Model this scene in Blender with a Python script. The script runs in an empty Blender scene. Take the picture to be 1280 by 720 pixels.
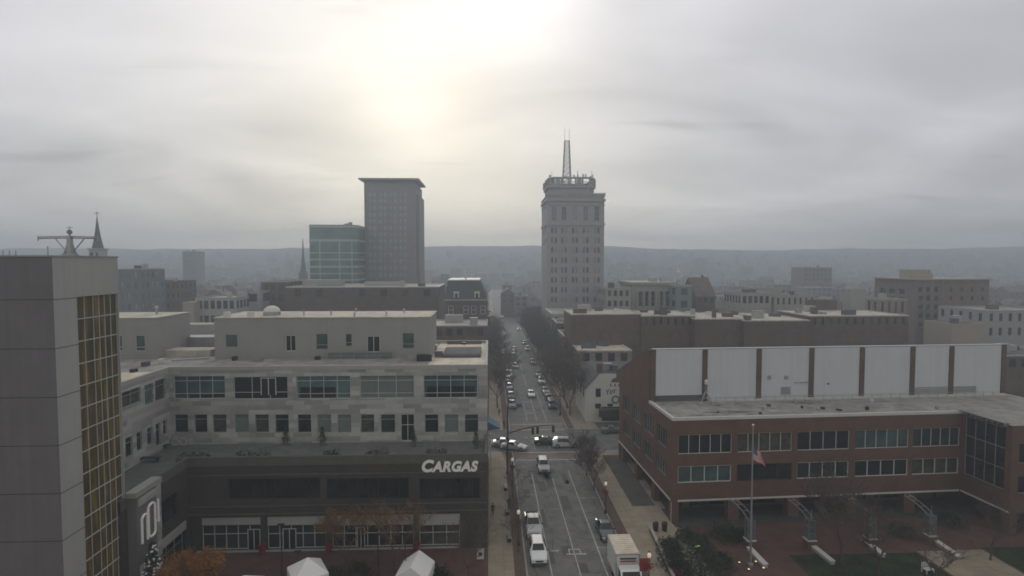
import bpy, math, random
from mathutils import Vector, Matrix
R = math.radians
S = bpy.context.scene
COL = S.collection
rnd = random.Random(7)

# ------------------------------------------------------------------ camera
CAM = Vector((0, 0, 33.0)); FPX = 700.0
YAW = math.atan(28 / 700); PIT = math.atan(32 / 700)
FW = Vector((math.sin(YAW) * math.cos(PIT), math.cos(YAW) * math.cos(PIT), -math.sin(PIT)))
RT = Vector((math.cos(YAW), -math.sin(YAW), 0)); UP = RT.cross(FW)
cd = bpy.data.cameras.new('camera'); cam = bpy.data.objects.new('camera', cd); COL.objects.link(cam)
cam.location = CAM; cam.rotation_euler = (math.pi / 2 - PIT, 0, -YAW)
cd.sensor_width = 36; cd.lens = 36 * FPX / 1280; cd.clip_end = 20000; cd.clip_start = .5
S.camera = cam

def ray(px, py): return FW * FPX + RT * (px - 640) + UP * (360 - py)
def gz(px, py, z=0.0):
    d = ray(px, py); return CAM + d * ((z - CAM.z) / d.z)
def gy(px, py, y):
    d = ray(px, py); return CAM + d * (y / d.y)

# ------------------------------------------------------------------ materials
def newmat(name):
    m = bpy.data.materials.new(name); m.use_nodes = True
    return m, m.node_tree, m.node_tree.nodes['Principled BSDF']
def mat(name, c, rough=.8, amt=.18, scale=.6, metal=0, streak=0, spec=.3, bump=0, emit=0, coat=0):
    """flat colour broken by large soft stains, fine grain and optional rain streaks"""
    m, nt, p = newmat(name)
    p.inputs['Roughness'].default_value = rough; p.inputs['Metallic'].default_value = metal
    p.inputs['Specular IOR Level'].default_value = spec
    if coat: p.inputs['Coat Weight'].default_value = coat; p.inputs['Coat Roughness'].default_value = .22
    N = nt.nodes; L = nt.links
    tc = N.new('ShaderNodeTexCoord')
    src = tc.outputs['Object']
    n1 = N.new('ShaderNodeTexNoise'); n1.inputs['Scale'].default_value = scale; n1.inputs['Detail'].default_value = 8
    n1.inputs['Roughness'].default_value = .65
    L.new(src, n1.inputs['Vector'])
    fac = n1.outputs['Fac']
    if streak:
        mp = N.new('ShaderNodeMapping'); mp.inputs['Scale'].default_value = (2.2, 2.2, .09)
        L.new(src, mp.inputs['Vector'])
        n2 = N.new('ShaderNodeTexNoise'); n2.inputs['Scale'].default_value = 1; n2.inputs['Detail'].default_value = 5
        L.new(mp.outputs['Vector'], n2.inputs['Vector'])
        mx = N.new('ShaderNodeMix'); mx.inputs[0].default_value = streak
        L.new(fac, mx.inputs[2]); L.new(n2.outputs['Fac'], mx.inputs[3]); fac = mx.outputs[0]
    cr = N.new('ShaderNodeValToRGB')
    cr.color_ramp.elements[0].position = .3; cr.color_ramp.elements[1].position = .7
    cr.color_ramp.elements[0].color = (*[x * (1 - amt) for x in c], 1)
    cr.color_ramp.elements[1].color = (*[min(1, x * (1 + amt)) for x in c], 1)
    L.new(fac, cr.inputs['Fac']); L.new(cr.outputs['Color'], p.inputs['Base Color'])
    if bump:
        b = N.new('ShaderNodeBump'); b.inputs['Strength'].default_value = bump; b.inputs['Distance'].default_value = .05
        n3 = N.new('ShaderNodeTexNoise'); n3.inputs['Scale'].default_value = 9; n3.inputs['Detail'].default_value = 6
        L.new(src, n3.inputs['Vector']); L.new(n3.outputs['Fac'], b.inputs['Height']); L.new(b.outputs['Normal'], p.inputs['Normal'])
    if emit:
        p.inputs['Emission Color'].default_value = (*c, 1); p.inputs['Emission Strength'].default_value = emit
    return m
def bricks(name, c1, c2, cm, w, h, mort=.01, rough=.85, amt=.25, offset=.5, bias=0):
    """coursed masonry / panels in metres on the box-projected UVs, with weathering over it"""
    m, nt, p = newmat(name); N = nt.nodes; L = nt.links
    p.inputs['Roughness'].default_value = rough; p.inputs['Specular IOR Level'].default_value = .25
    uv = N.new('ShaderNodeUVMap')
    b = N.new('ShaderNodeTexBrick'); b.offset = offset; b.squash = 1
    for k, v in (('Color1', c1), ('Color2', c2), ('Mortar', cm)): b.inputs[k].default_value = (*v, 1)
    b.inputs['Scale'].default_value = 1; b.inputs['Mortar Size'].default_value = mort; b.inputs['Bias'].default_value = bias
    b.inputs['Brick Width'].default_value = w; b.inputs['Row Height'].default_value = h
    L.new(uv.outputs['UV'], b.inputs['Vector'])
    tc = N.new('ShaderNodeTexCoord')
    n = N.new('ShaderNodeTexNoise'); n.inputs['Scale'].default_value = .45; n.inputs['Detail'].default_value = 9
    n.inputs['Roughness'].default_value = .7
    L.new(tc.outputs['Object'], n.inputs['Vector'])
    cr = N.new('ShaderNodeValToRGB')
    cr.color_ramp.elements[0].position = .3; cr.color_ramp.elements[1].position = .72
    cr.color_ramp.elements[0].color = (1 - amt, 1 - amt, 1 - amt, 1); cr.color_ramp.elements[1].color = (1 + amt, 1 + amt, 1 + amt, 1)
    L.new(n.outputs['Fac'], cr.inputs['Fac'])
    mx = N.new('ShaderNodeMix'); mx.data_type = 'RGBA'; mx.blend_type = 'MULTIPLY'; mx.inputs[0].default_value = 1
    L.new(b.outputs['Color'], mx.inputs[6]); L.new(cr.outputs['Color'], mx.inputs[7])
    L.new(mx.outputs[2], p.inputs['Base Color'])
    return m
def glassmat(name, c, rough=.06, spec=.5, amt=.5, scale=.35):
    m = mat(name, c, rough, amt, scale, spec=spec)
    return m

M = {}
M['concrete'] = mat('pale_concrete', (.36, .36, .35), amt=.10, scale=.35, streak=.5)
M['stucco'] = mat('pale_stucco', (.30, .295, .285), amt=.09, scale=.5, streak=.45)
M['precast'] = mat('dark_precast', (.155, .145, .155), amt=.16, scale=.4, streak=.4)
M['terrace'] = bricks('terrace_pavers', (.15, .15, .148), (.12, .12, .12), (.08, .08, .08), .6, .6, .01, amt=.2)
M['parcap'] = mat('parapet_metal', (.10, .095, .09), amt=.15)
M['stone'] = bricks('patchwork_stone', (.47, .47, .45), (.25, .25, .245), (.28, .28, .28), 2.3, .58, .004, amt=.14, offset=.37)
M['darkbrick'] = bricks('charcoal_brick', (.075, .062, .055), (.05, .043, .04), (.06, .055, .05), .24, .08, .008, amt=.22)
M['brick'] = bricks('red_brick', (.150, .078, .055), (.112, .061, .046), (.13, .095, .075), .24, .08, .008, amt=.22)
M['brick2'] = bricks('brown_brick', (.135, .088, .062), (.10, .066, .05), (.12, .1, .08), .24, .08, .008, amt=.3)
M['tanbrick'] = bricks('tan_brick', (.30, .23, .17), (.24, .18, .14), (.22, .19, .16), .24, .08, .008, amt=.2)
M['limestone'] = bricks('limestone', (.36, .345, .31), (.31, .30, .27), (.24, .23, .21), 1.2, .55, .008, amt=.14)
M['white'] = mat('white_render', (.60, .59, .56), amt=.07, scale=.5, streak=.4)
M['whitepanel'] = mat('white_panel', (.53, .555, .585), rough=.6, amt=.07, scale=.5, streak=.6)
M['roof'] = bricks('pale_roof_membrane', (.50, .46, .40), (.44, .41, .36), (.30, .28, .25), 2.2, 8, .03, amt=.34)
M['roofb'] = bricks('bright_roof', (.64, .57, .465), (.58, .52, .43), (.40, .36, .31), 2.4, 9, .035, amt=.28)
M['roofg'] = bricks('gravel_roof', (.33, .315, .29), (.27, .26, .245), (.19, .18, .17), 3.1, 11, .04, amt=.42)
M['roofd2'] = mat('roof_stain', (.22, .21, .20), amt=.35, scale=1.2, rough=.7)
M['roofd'] = mat('dark_roof', (.10, .10, .105), amt=.25, scale=.3, rough=.9)
M['slate'] = bricks('slate_roof', (.09, .095, .10), (.06, .065, .07), (.04, .04, .04), .35, .2, .01)
M['copper'] = bricks('green_copper', (.07, .085, .085), (.06, .072, .074), (.05, .06, .06), .6, 2.5, .02)
M['trim'] = mat('white_trim', (.55, .54, .52), rough=.6, amt=.08)
M['frame'] = mat('window_metal', (.30, .31, .31), rough=.45, amt=.06, metal=.3)
M['framelt'] = mat('window_metal_light', (.46, .48, .47), rough=.45, amt=.06)
M['metal'] = mat('galvanised', (.36, .37, .38), rough=.4, amt=.15, metal=.6)
M['dark'] = mat('black_metal', (.025, .025, .027), rough=.5, amt=.2)
M['glass'] = glassmat('grey_green_glass', (.05, .085, .085))
M['glassd'] = glassmat('dark_glass', (.014, .02, .022), spec=.35)
M['glassb'] = glassmat('black_glass', (.016, .019, .018), spec=.3, rough=.12, amt=.85, scale=.6)
M['glassteal'] = glassmat('teal_glass', (.075, .14, .135), spec=.6)
M['glassd2'] = glassmat('dark_glass_green', (.03, .042, .04), spec=.4); M['glassd3'] = glassmat('dark_glass_paler', (.06, .062, .055), spec=.4, amt=.7, scale=.9)  # last one is only a paler base colour, picked at random per window
M['softglass2'] = glassmat('tower_glass_dark', (.075, .09, .095), rough=.15); M['softglass3'] = glassmat('tower_glass_blind', (.24, .25, .24), rough=.3); M['paleglass2'] = glassmat('tower_glass_mid', (.28, .31, .31), rough=.15)
M['blind'] = mat('pale_blind', (.15, .18, .175), rough=.3, amt=.12, scale=.8)
M['asphalt'] = mat('asphalt', (.135, .134, .13), amt=.30, scale=.5, rough=.85, bump=.2)
M['patch'] = mat('road_patch', (.075, .074, .073), amt=.3, scale=.7); M['tar'] = mat('tar_seal', (.035, .035, .036), amt=.2)
M['ground'] = mat('town_ground', (.10, .092, .085), amt=.45, scale=.03, rough=.95)
M['side'] = bricks('pavement_slabs', (.30, .255, .19), (.265, .225, .17), (.17, .145, .11), 1.5, 1.5, .02, amt=.2, offset=0)
M['paver'] = bricks('brown_pavers', (.13, .09, .07), (.10, .07, .06), (.08, .06, .05), .22, .11, .006, amt=.3)
M['plaza'] = bricks('plaza_bricks', (.125, .068, .055), (.095, .055, .047), (.075, .052, .045), .22, .11, .006, amt=.35)
M['darkpave_shade'] = bricks('dark_pavers_and_shade', (.07, .068, .06), (.055, .055, .05), (.04, .04, .04), .4, .4, .01, amt=.3)
M['kerb'] = mat('kerb_stone', (.30, .29, .27), amt=.12)
M['paint'] = mat('road_paint', (.36, .355, .34), amt=.55, scale=2.6, rough=.7)
M['xwalk'] = bricks('crossing_bricks', (.19, .155, .13), (.16, .135, .115), (.12, .1, .09), .22, .11, .006, amt=.25)
M['lawn'] = mat('lawn', (.030, .042, .018), amt=.5, scale=.5, rough=1, bump=.6)
M['bark'] = mat('bark', (.085, .068, .055), amt=.3, scale=3)
M['twig'] = mat('twigs', (.10, .08, .068), amt=.3, scale=1.5)
M['orange'] = mat('orange_leaves', (.27, .125, .035), amt=.55, scale=1.2, rough=.7)
M['olive'] = mat('ochre_leaves', (.19, .105, .035), amt=.55, scale=1.2, rough=.7)
M['needle'] = mat('needles', (.028, .042, .022), amt=.5, scale=1.5, rough=.8)
M['shrub'] = mat('shrub_leaves', (.035, .048, .025), amt=.5, scale=1.5, rough=.8)
M['wood'] = mat('woods', (.060, .054, .052), amt=.5, scale=.05, rough=1)
M['hill'] = mat('wooded_hill', (.026, .032, .040), amt=.9, scale=.03, rough=1)
M['red'] = mat('red_cloth', (.22, .03, .03), amt=.2)
M['cream'] = mat('cream_panel', (.58, .54, .42), amt=.08)
M['blue'] = mat('blue_canvas', (.10, .16, .26), amt=.12)
M['tent'] = mat('white_canvas', (.78, .78, .78), amt=.05, rough=.7)
M['yellow'] = mat('yellow_paint', (.55, .42, .06), amt=.1)
M['signw'] = mat('white_letter', (.85, .85, .85), amt=.03, rough=.5)
M['lamp'] = mat('lamp_globe', (1, .86, .66), amt=.02, emit=.16, rough=.4)
M['spot'] = mat('ground_light', (1, .85, .5), amt=.02, emit=.6)
M['rubber'] = mat('rubber', (.02, .02, .02), amt=.2, rough=.9)
M['rim'] = mat('rim', (.45, .46, .47), metal=.8, rough=.3, amt=.1)
M['chrome'] = mat('chrome', (.6, .6, .6), metal=.9, rough=.2, amt=.05)
M['headl'] = mat('headlamp', (.8, .8, .78), rough=.1, amt=.02, spec=.6)
M['taill'] = mat('taillamp', (.35, .02, .02), rough=.15, amt=.02)
M['carwin'] = glassmat('car_glass', (.015, .018, .02), spec=.5)
PAINTS = {}
def paint(k):
    C = {'white': (.72, .73, .74), 'silver': (.36, .37, .38), 'grey': (.14, .145, .15), 'black': (.02, .021, .024), 'dark': (.035, .04, .045),
         'red': (.30, .03, .03), 'blue': (.04, .07, .14), 'tan': (.35, .30, .22), 'green': (.06, .10, .08)}
    if k not in PAINTS: PAINTS[k] = mat('paint_' + k, C[k], rough=.3, amt=.04, coat=.8, spec=.5)
    return PAINTS[k]

# gold curtain-wall glass: amber panes, one tint per panel column, with cloudy reflections painted into the colour
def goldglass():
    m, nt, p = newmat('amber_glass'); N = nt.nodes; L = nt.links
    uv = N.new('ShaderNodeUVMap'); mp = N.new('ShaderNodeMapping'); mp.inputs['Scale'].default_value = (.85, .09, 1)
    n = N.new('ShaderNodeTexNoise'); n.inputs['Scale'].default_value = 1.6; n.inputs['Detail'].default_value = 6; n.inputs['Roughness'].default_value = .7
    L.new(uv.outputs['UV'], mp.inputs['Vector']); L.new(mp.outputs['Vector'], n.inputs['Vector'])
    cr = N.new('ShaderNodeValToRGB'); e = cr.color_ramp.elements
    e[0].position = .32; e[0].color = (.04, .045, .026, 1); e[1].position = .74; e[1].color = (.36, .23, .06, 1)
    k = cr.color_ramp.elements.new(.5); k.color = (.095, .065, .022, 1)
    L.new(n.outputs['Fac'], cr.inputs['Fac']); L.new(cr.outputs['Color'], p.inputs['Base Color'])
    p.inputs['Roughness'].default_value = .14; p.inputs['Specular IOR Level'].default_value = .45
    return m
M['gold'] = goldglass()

# ------------------------------------------------------------------ mesh builder
def box_uv(me):
    uv = me.uv_layers.new(name='UVMap').data
    vs = me.vertices
    for p in me.polygons:
        n = p.normal; ax, ay, az = abs(n.x), abs(n.y), abs(n.z)
        for li in p.loop_indices:
            c = vs[me.loops[li].vertex_index].co
            if az >= ax and az >= ay: uv[li].uv = (c.x, c.y)
            elif ay >= ax: uv[li].uv = (c.x, c.z)
            else: uv[li].uv = (c.y, c.z)
class MB:
    def __init__(s): s.v = []; s.f = []; s.mi = []; s.cur = 0
    def face(s, pts):
        i = len(s.v); s.v += [tuple(p) for p in pts]; s.f.append(tuple(range(i, i + len(pts)))); s.mi.append(s.cur)
    def box(s, x0, x1, y0, y1, z0, z1):
        i = len(s.v)
        s.v += [(x0, y0, z0), (x1, y0, z0), (x1, y1, z0), (x0, y1, z0), (x0, y0, z1), (x1, y0, z1), (x1, y1, z1), (x0, y1, z1)]
        for q in ((0, 3, 2, 1), (4, 5, 6, 7), (0, 1, 5, 4), (1, 2, 6, 5), (2, 3, 7, 6), (3, 0, 4, 7)):
            s.f.append(tuple(i + k for k in q)); s.mi.append(s.cur)
        return s
    def prism(s, poly, z0, z1):
        n = len(poly); i = len(s.v)
        s.v += [(x, y, z0) for x, y in poly] + [(x, y, z1) for x, y in poly]
        s.f.append(tuple(i + k for k in range(n - 1, -1, -1))); s.f.append(tuple(i + n + k for k in range(n)))
        for k in range(n): s.f.append((i + k, i + (k + 1) % n, i + n + (k + 1) % n, i + n + k))
        s.mi += [s.cur] * (n + 2); return s
    def prism_x(s, poly, x0, x1):
        """polygon in (y,z) extruded along x"""
        n = len(poly); i = len(s.v)
        s.v += [(x0, y, z) for y, z in poly] + [(x1, y, z) for y, z in poly]
        s.f.append(tuple(i + k for k in range(n - 1, -1, -1))); s.f.append(tuple(i + n + k for k in range(n)))
        for k in range(n): s.f.append((i + k, i + (k + 1) % n, i + n + (k + 1) % n, i + n + k))
        s.mi += [s.cur] * (n + 2); return s
    def lathe(s, prof, n=12, c=(0, 0)):
        i = len(s.v)
        for r, z in prof:
            for k in range(n):
                a = 2 * math.pi * k / n; s.v.append((c[0] + r * math.cos(a), c[1] + r * math.sin(a), z))
        for j in range(len(prof) - 1):
            for k in range(n):
                s.f.append((i + j * n + k, i + j * n + (k + 1) % n, i + (j + 1) * n + (k + 1) % n, i + (j + 1) * n + k)); s.mi.append(s.cur)
        s.f.append(tuple(i + k for k in range(n - 1, -1, -1))); s.mi.append(s.cur)
        t = i + (len(prof) - 1) * n
        s.f.append(tuple(t + k for k in range(n))); s.mi.append(s.cur); return s
    def tube(s, pts, rads, n=6):
        pts = [Vector(p) for p in pts]
        if not hasattr(rads, '__len__'): rads = [rads] * len(pts)
        i = len(s.v)
        for j, p in enumerate(pts):
            d = (pts[min(j + 1, len(pts) - 1)] - pts[max(j - 1, 0)]).normalized()
            a = d.cross(Vector((0, 0, 1)) if abs(d.z) < .9 else Vector((1, 0, 0))).normalized(); b = d.cross(a)
            for k in range(n):
                t = 2 * math.pi * k / n; s.v.append(tuple(p + (a * math.cos(t) + b * math.sin(t)) * rads[j]))
        for j in range(len(pts) - 1):
            for k in range(n):
                s.f.append((i + j * n + k, i + j * n + (k + 1) % n, i + (j + 1) * n + (k + 1) % n, i + (j + 1) * n + k)); s.mi.append(s.cur)
        s.f.append(tuple(i + k for k in range(n - 1, -1, -1))); s.mi.append(s.cur)
        t = i + (len(pts) - 1) * n
        s.f.append(tuple(t + k for k in range(n))); s.mi.append(s.cur); return s
    def bar(s, a, b, r): return s.tube([a, b], r, 4)
    def mesh(s, name, mats, uv=True, smooth=False):
        me = bpy.data.meshes.new(name); me.from_pydata(s.v, [], s.f)
        for m in (mats if isinstance(mats, (list, tuple)) else [mats]): me.materials.append(m)
        me.polygons.foreach_set('material_index', s.mi)
        if smooth: me.polygons.foreach_set('use_smooth', [True] * len(s.f))
        me.update()
        if uv: box_uv(me)
        return me
    def build(s, name, mats, parent=None, loc=(0, 0, 0), rz=0, uv=True, smooth=False):
        return link(name, s.mesh(name, mats, uv, smooth), parent, loc, rz)
def link(name, me, parent=None, loc=(0, 0, 0), rz=0):
    o = bpy.data.objects.new(name, me); COL.objects.link(o)
    if parent: o.parent = parent
    o.location = loc; o.rotation_euler = (0, 0, rz); return o
def thing(name, label, cat, loc=(0, 0, 0), rz=0, group=None):
    o = bpy.data.objects.new(name, None); COL.objects.link(o); o.empty_display_size = .3
    o.location = loc; o.rotation_euler = (0, 0, rz); return tag(o, label, cat, group)
def tag(o, label, cat, group=None):
    o['label'] = label; o['category'] = cat
    if group: o['group'] = group
    return o
def kind(o, k='structure'): o['kind'] = k; return o
KIDS = {}
def dup(root, loc, rz=0, label=None, sc=None):
    def cp(o, par):
        c = o.copy(); COL.objects.link(c)
        if par: c.parent = par
        for ch in list(o.children): cp(ch, c)
        return c
    r = cp(root, None); r.location = loc; r.rotation_euler = (0, 0, rz)
    if sc: r.scale = sc if hasattr(sc, '__len__') else (sc, sc, sc)
    if label: r['label'] = label
    return r
ORD = ['nearest', 'second', 'third', 'fourth', 'fifth', 'sixth', 'seventh', 'eighth', 'ninth', 'tenth', 'eleventh', 'twelfth', 'thirteenth', 'fourteenth',
       'fifteenth', 'sixteenth', 'seventeenth', 'eighteenth', 'nineteenth', 'twentieth']
ORD1 = ['first'] + ORD[1:]

# ------------------------------------------------------------------ facades
Z = Vector((0, 0, 1))
def wall(mb, o, u, L, z0, z1, ops=(), rev=.15):
    """wall plane from o along u, outward normal u x Z, with real recessed openings (x0,x1,z0,z1)"""
    o = Vector(o); u = Vector(u).normalized(); n = u.cross(Z)
    P = lambda x, z, d=0: o + u * x + Z * z - n * d
    xs = sorted({0.0, L, *[q for p in ops for q in p[:2]]}); zs = sorted({z0, z1, *[q for p in ops for q in p[2:4]]})
    for a, b in zip(xs, xs[1:]):
        for c, d in zip(zs, zs[1:]):
            mx, mz = (a + b) / 2, (c + d) / 2
            if b - a < 1e-6 or d - c < 1e-6: continue
            if any(p[0] < mx < p[1] and p[2] < mz < p[3] for p in ops): continue
            mb.face([P(a, c), P(b, c), P(b, d), P(a, d)])
    for a, b, c, d in [p[:4] for p in ops]:
        mb.face([P(a, c), P(a, c, rev), P(a, d, rev), P(a, d)]); mb.face([P(b, c, rev), P(b, c), P(b, d), P(b, d, rev)])
        mb.face([P(a, c, rev), P(a, c), P(b, c), P(b, c, rev)]); mb.face([P(a, d), P(a, d, rev), P(b, d, rev), P(b, d)])
WCACHE = {}; WR = random.Random(99)
VARY = {'softglass': ['softglass', 'softglass', 'softglass2', 'softglass3'], 'paleglass': ['paleglass', 'paleglass', 'paleglass2', 'softglass3'], 'glassd': ['glassd', 'glassd', 'glassd', 'glassd2', 'glassd3']}
def window(parent, o, u, op, cols=1, rows=1, rev=.15, glass='glass', frame='frame', fw=.07, name='window', zrows=None, sill=False, fname='frame'):
    o = Vector(o); u = Vector(u).normalized(); n = u.cross(Z)
    a, b, c, d = op[:4]; w, h = b - a, d - c
    if glass in VARY: glass = WR.choice(VARY[glass])
    key = (round(w, 2), round(h, 2), cols, rows, glass, frame, fw, tuple(zrows or ()))
    if key not in WCACHE:
        g = MB(); g.face([(0, 0, 0), (w, 0, 0), (w, 0, h), (0, 0, h)])
        gm = g.mesh(name, M[glass]); fm = None
        if frame:
            f = MB(); dd = .06
            f.box(0, fw, -dd, 0, 0, h).box(w - fw, w, -dd, 0, 0, h).box(fw, w - fw, -dd, 0, h - fw, h).box(fw, w - fw, -dd, 0, 0, fw)
            for i in range(1, cols): x = w * i / cols; f.box(x - fw / 2, x + fw / 2, -dd + .008, 0, fw, h - fw)
            zz = [h * i / rows for i in range(1, rows)] if not zrows else [h * q for q in zrows]
            for z in zz: f.box(fw, w - fw, -dd + .014, -.001, z - fw / 2, z + fw / 2)
            fm = f.mesh('frame', M[frame])
        WCACHE[key] = (gm, fm)
    gm, fm = WCACHE[key]
    win = link(name, gm, parent, o + u * a + Z * c - n * (rev - .01), math.atan2(u.y, u.x))
    if fm: link(fname, fm, win, (0, -.004, 0))
    if sill and sill in M:
        s = MB().box(-.1, w + .1, -rev - .06, 0, -.14, -.002); s.build('sill', M[sill], win)
    return win
def boxwalls(root, W, D, z0, z1, m, fops=(), lops=(), rops=(), rev=.15, name='wall'):
    """local frame: front face y=0 from x=0..W facing -y, depth D"""
    mb = MB()
    wall(mb, (0, 0, 0), (1, 0, 0), W, z0, z1, fops, rev)
    wall(mb, (W, 0, 0), (0, 1, 0), D, z0, z1, rops, rev)
    wall(mb, (W, D, 0), (-1, 0, 0), W, z0, z1)
    wall(mb, (0, D, 0), (0, -1, 0), D, z0, z1, lops, rev)
    return mb.build(name, M[m], root)
def flatroof(root, W, D, z, m='roofd', par=.5, pm='concrete', t=.3, x0=0, y0=0, name='roof', cap=None):
    MB().box(x0 + t, x0 + W - t, y0 + t, y0 + D - t, z - par - .15, z - par).build(name, M[m], root)
    p = MB(); e = .06
    p.box(x0 - e, x0 + W + e, y0 - e, y0 + t, z - .25, z + .05); p.box(x0 - e, x0 + W + e, y0 + D - t, y0 + D + e, z - .25, z + .05)
    p.box(x0 - e, x0 + t, y0 + t, y0 + D - t, z - .25, z + .05); p.box(x0 + W - t, x0 + W + e, y0 + t, y0 + D - t, z - .25, z + .05)
    # inner faces of the parapet
    q = .002
    p.box(x0 + .1, x0 + t + q, y0 + t, y0 + D - t, z - par - .2, z - .25); p.box(x0 + W - t - q, x0 + W - .1, y0 + t, y0 + D - t, z - par - .2, z - .25)
    p.box(x0 + .1, x0 + W - .1, y0 + D - t - q, y0 + D - .1, z - par - .2, z - .25); p.box(x0 + .1, x0 + W - .1, y0 + .1, y0 + t + q, z - par - .2, z - .25)
    p.build(cap or 'parapet', M[pm], root)
class Fr:
    """building frame: converts photo directions onto the building's own planes (metres, local)"""
    def __init__(s, x, y, rz=0): s.o = Vector((x, y, 0)); s.m = Matrix.Rotation(-rz, 3, 'Z'); s.rz = rz
    def _r(s, px, py): return s.m @ (CAM - s.o), s.m @ ray(px, py)
    def y(s, px, py, y=0): c, d = s._r(px, py); return c + d * ((y - c.y) / d.y)
    def x(s, px, py, x=0): c, d = s._r(px, py); return c + d * ((x - c.x) / d.x)
    def z(s, px, py, z=0): c, d = s._r(px, py); return c + d * ((z - c.z) / d.z)
    def op(s, x0, x1, y0, y1, yy=0):
        cx, cy = (x0 + x1) / 2, (y0 + y1) / 2
        return (s.y(x0, cy, yy).x, s.y(x1, cy, yy).x, s.y(cx, y1, yy).z, s.y(cx, y0, yy).z)

# ------------------------------------------------------------------ ground, roads
def sheet(name, x0, x1, y0, y1, z, m): return kind(MB().face([(x0, y0, z), (x1, y0, z), (x1, y1, z), (x0, y1, z)]) or name)
def flat(name, rects, z, m, th=0):
    mb = MB()
    for x0, x1, y0, y1 in rects:
        if th: mb.box(x0, x1, y0, y1, z - th, z)
        else: mb.face([(x0, y0, z), (x1, y0, z), (x1, y1, z), (x0, y1, z)])
    return kind(mb.build(name, M[m]))
KL, KR = 4.0, 15.2          # kerb lines of the street
CY0, CY1 = 96.0, 108.5      # cross street
flat('ground', [(-1490, 1490, -110, 1250)], 0, 'ground')
flat('road', [(KL, KR, 15, CY0), (KL, KR, CY1, 660), (-400, 400, CY0, CY1)], .004, 'asphalt')
flat('crossing', [(KL, KR, 92.3, 95.6), (KL, KR, 109, 112.4)], .008, 'xwalk')
pv = [(-60, KL - .25, 15, 0)]
H = .13
flat('pavement', [(-.2, 2.6, 15, CY0 - .3), (16.7, 23.5, 15, CY0 - .3), (-.2, 2.6, CY1 + .3, 700), (16.7, 21.5, CY1 + .3, 700),
                  (-260, -.2, 93.5, CY0 - .3), (23.5, 260, 93.8, CY0 - .3)], H, 'side', H - .002)
flat('paver_strip', [(2.6, KL - .18, 15, CY0 - .3), (KR + .18, 16.7, 15, CY0 - .3), (2.6, KL - .18, CY1 + .3, 700), (KR + .18, 16.7, CY1 + .3, 700)], H, 'paver', H - .002)
flat('kerb', [(KL - .18, KL, 15, CY0 - .3), (KR, KR + .18, 15, CY0 - .3), (KL - .18, KL, CY1 + .3, 700), (KR, KR + .18, CY1 + .3, 700),
              (-260, KL, CY0 - .3, CY0), (KR, 260, CY0 - .3, CY0), (-260, KL, CY1, CY1 + .3), (KR, 260, CY1, CY1 + .3)], H + .01, 'kerb', H)
flat('plaza', [(-70, -.2, 15, 93.5)], H, 'plaza', H - .002)
flat('park_paving', [(23.5, 90, 15, 93.8)], H, 'plaza', H - .002)
flat('paved_strip', [(19.2, 22.4, 73.5, 93.5)], H + .004, 'darkpave_shade')
# painted lines
ln = MB()
def stripe(x0, x1, y0, y1): ln.face([(x0, y0, .012), (x1, y0, .012), (x1, y1, .012), (x0, y1, .012)])
for X, a, b in ((6.55, 20, 86), (12.4, 20, 87)): stripe(X - .07, X + .07, a, b)
stripe(9.5, 9.62, 20, 84)
for X in (7.8, 9.8, 11.8): stripe(X - .06, X + .06, 115, 142 if X > 8 else 132)
stripe(9.75, 9.87, 147, 190)
for yy in (92, 95.75, 108.8, 112.6): stripe(KL + .3, KR - .3, yy - .16, yy + .16)
for yy in (60.5, 66.3, 72.2, 78, 84): stripe(KL + .2, 6.5, yy - .05, yy + .05) if yy > 62 else None
for yy in (63, 70.5, 76.6): stripe(12.5, KR - .3, yy - .05, yy + .05)
for yy in (121.2, 131): stripe(7.9, 9.7, yy - .2, yy + .2)
for yy in (123, 126, 129): stripe(8.2, 9.4, yy - .08, yy + .08)
stripe(7.0, 7.9, 62.3, 62.6); stripe(8.6, 10.9, 61.5, 61.75); stripe(9.0, 10.3, 62.6, 62.8); stripe(8.95, 9.1, 61.75, 62.6); stripe(10.2, 10.35, 61.75, 62.6)
for X in (6.3, 7.7, 9.2, 10.8): stripe(X, X + .9, 99.3, 99.5); stripe(X, X + .9, 103.8, 104.05)
stripe(7.9, 8.0, 97.2, 102.5); stripe(10.6, 10.7, 97.2, 102)
kind(ln.build('road_markings', M['paint']))
r9 = random.Random(12); pt = MB()
for i in range(26):
    x, y = r9.uniform(KL + .6, KR - 2.4), r9.choice((r9.uniform(55, 94), r9.uniform(110, 170))); w, l = r9.uniform(.5, 1.6), r9.uniform(1.2, 6)
    k = r9.uniform(-.12, .12); pt.face([(x, y, .008), (x + w, y + k, .008), (x + w + k, y + l, .008), (x + k * .5, y + l - k, .008)])
kind(pt.build('road_patches', M['patch']))
ck = MB()
for i in range(34):
    x, y = r9.uniform(KL + .4, KR - .4), r9.uniform(55, 94); a = r9.choice((0, 0, 1.57)) + r9.gauss(0, .12); P = []
    for j in range(7): P.append((x, y)); a2 = a + r9.gauss(0, .35); x += .55 * math.sin(a2); y += .75 * math.cos(a2)
    for (xa, ya), (xb, yb) in zip(P, P[1:]):
        if not (KL + .1 < min(xa, xb) and max(xa, xb) < KR - .1): continue
        d = Vector((xb - xa, yb - ya)); n = Vector((-d.y, d.x)).normalized() * .035
        ck.face([(xa - n.x, ya - n.y, .010), (xb - n.x, yb - n.y, .010), (xb + n.x, yb + n.y, .010), (xa + n.x, ya + n.y, .010)])
kind(ck.build('road_cracks', M['tar']))
hc = MB()
for x, y in ((7.6, 67.5), (8, 77), (10.2, 80.5), (10.9, 71.2), (7.2, 101.2), (11.6, 98.2)): hc.lathe([(.34, .006), (.34, .014)], 14, (x, y))
kind(hc.build('manhole_covers', M['roofd']))

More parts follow.
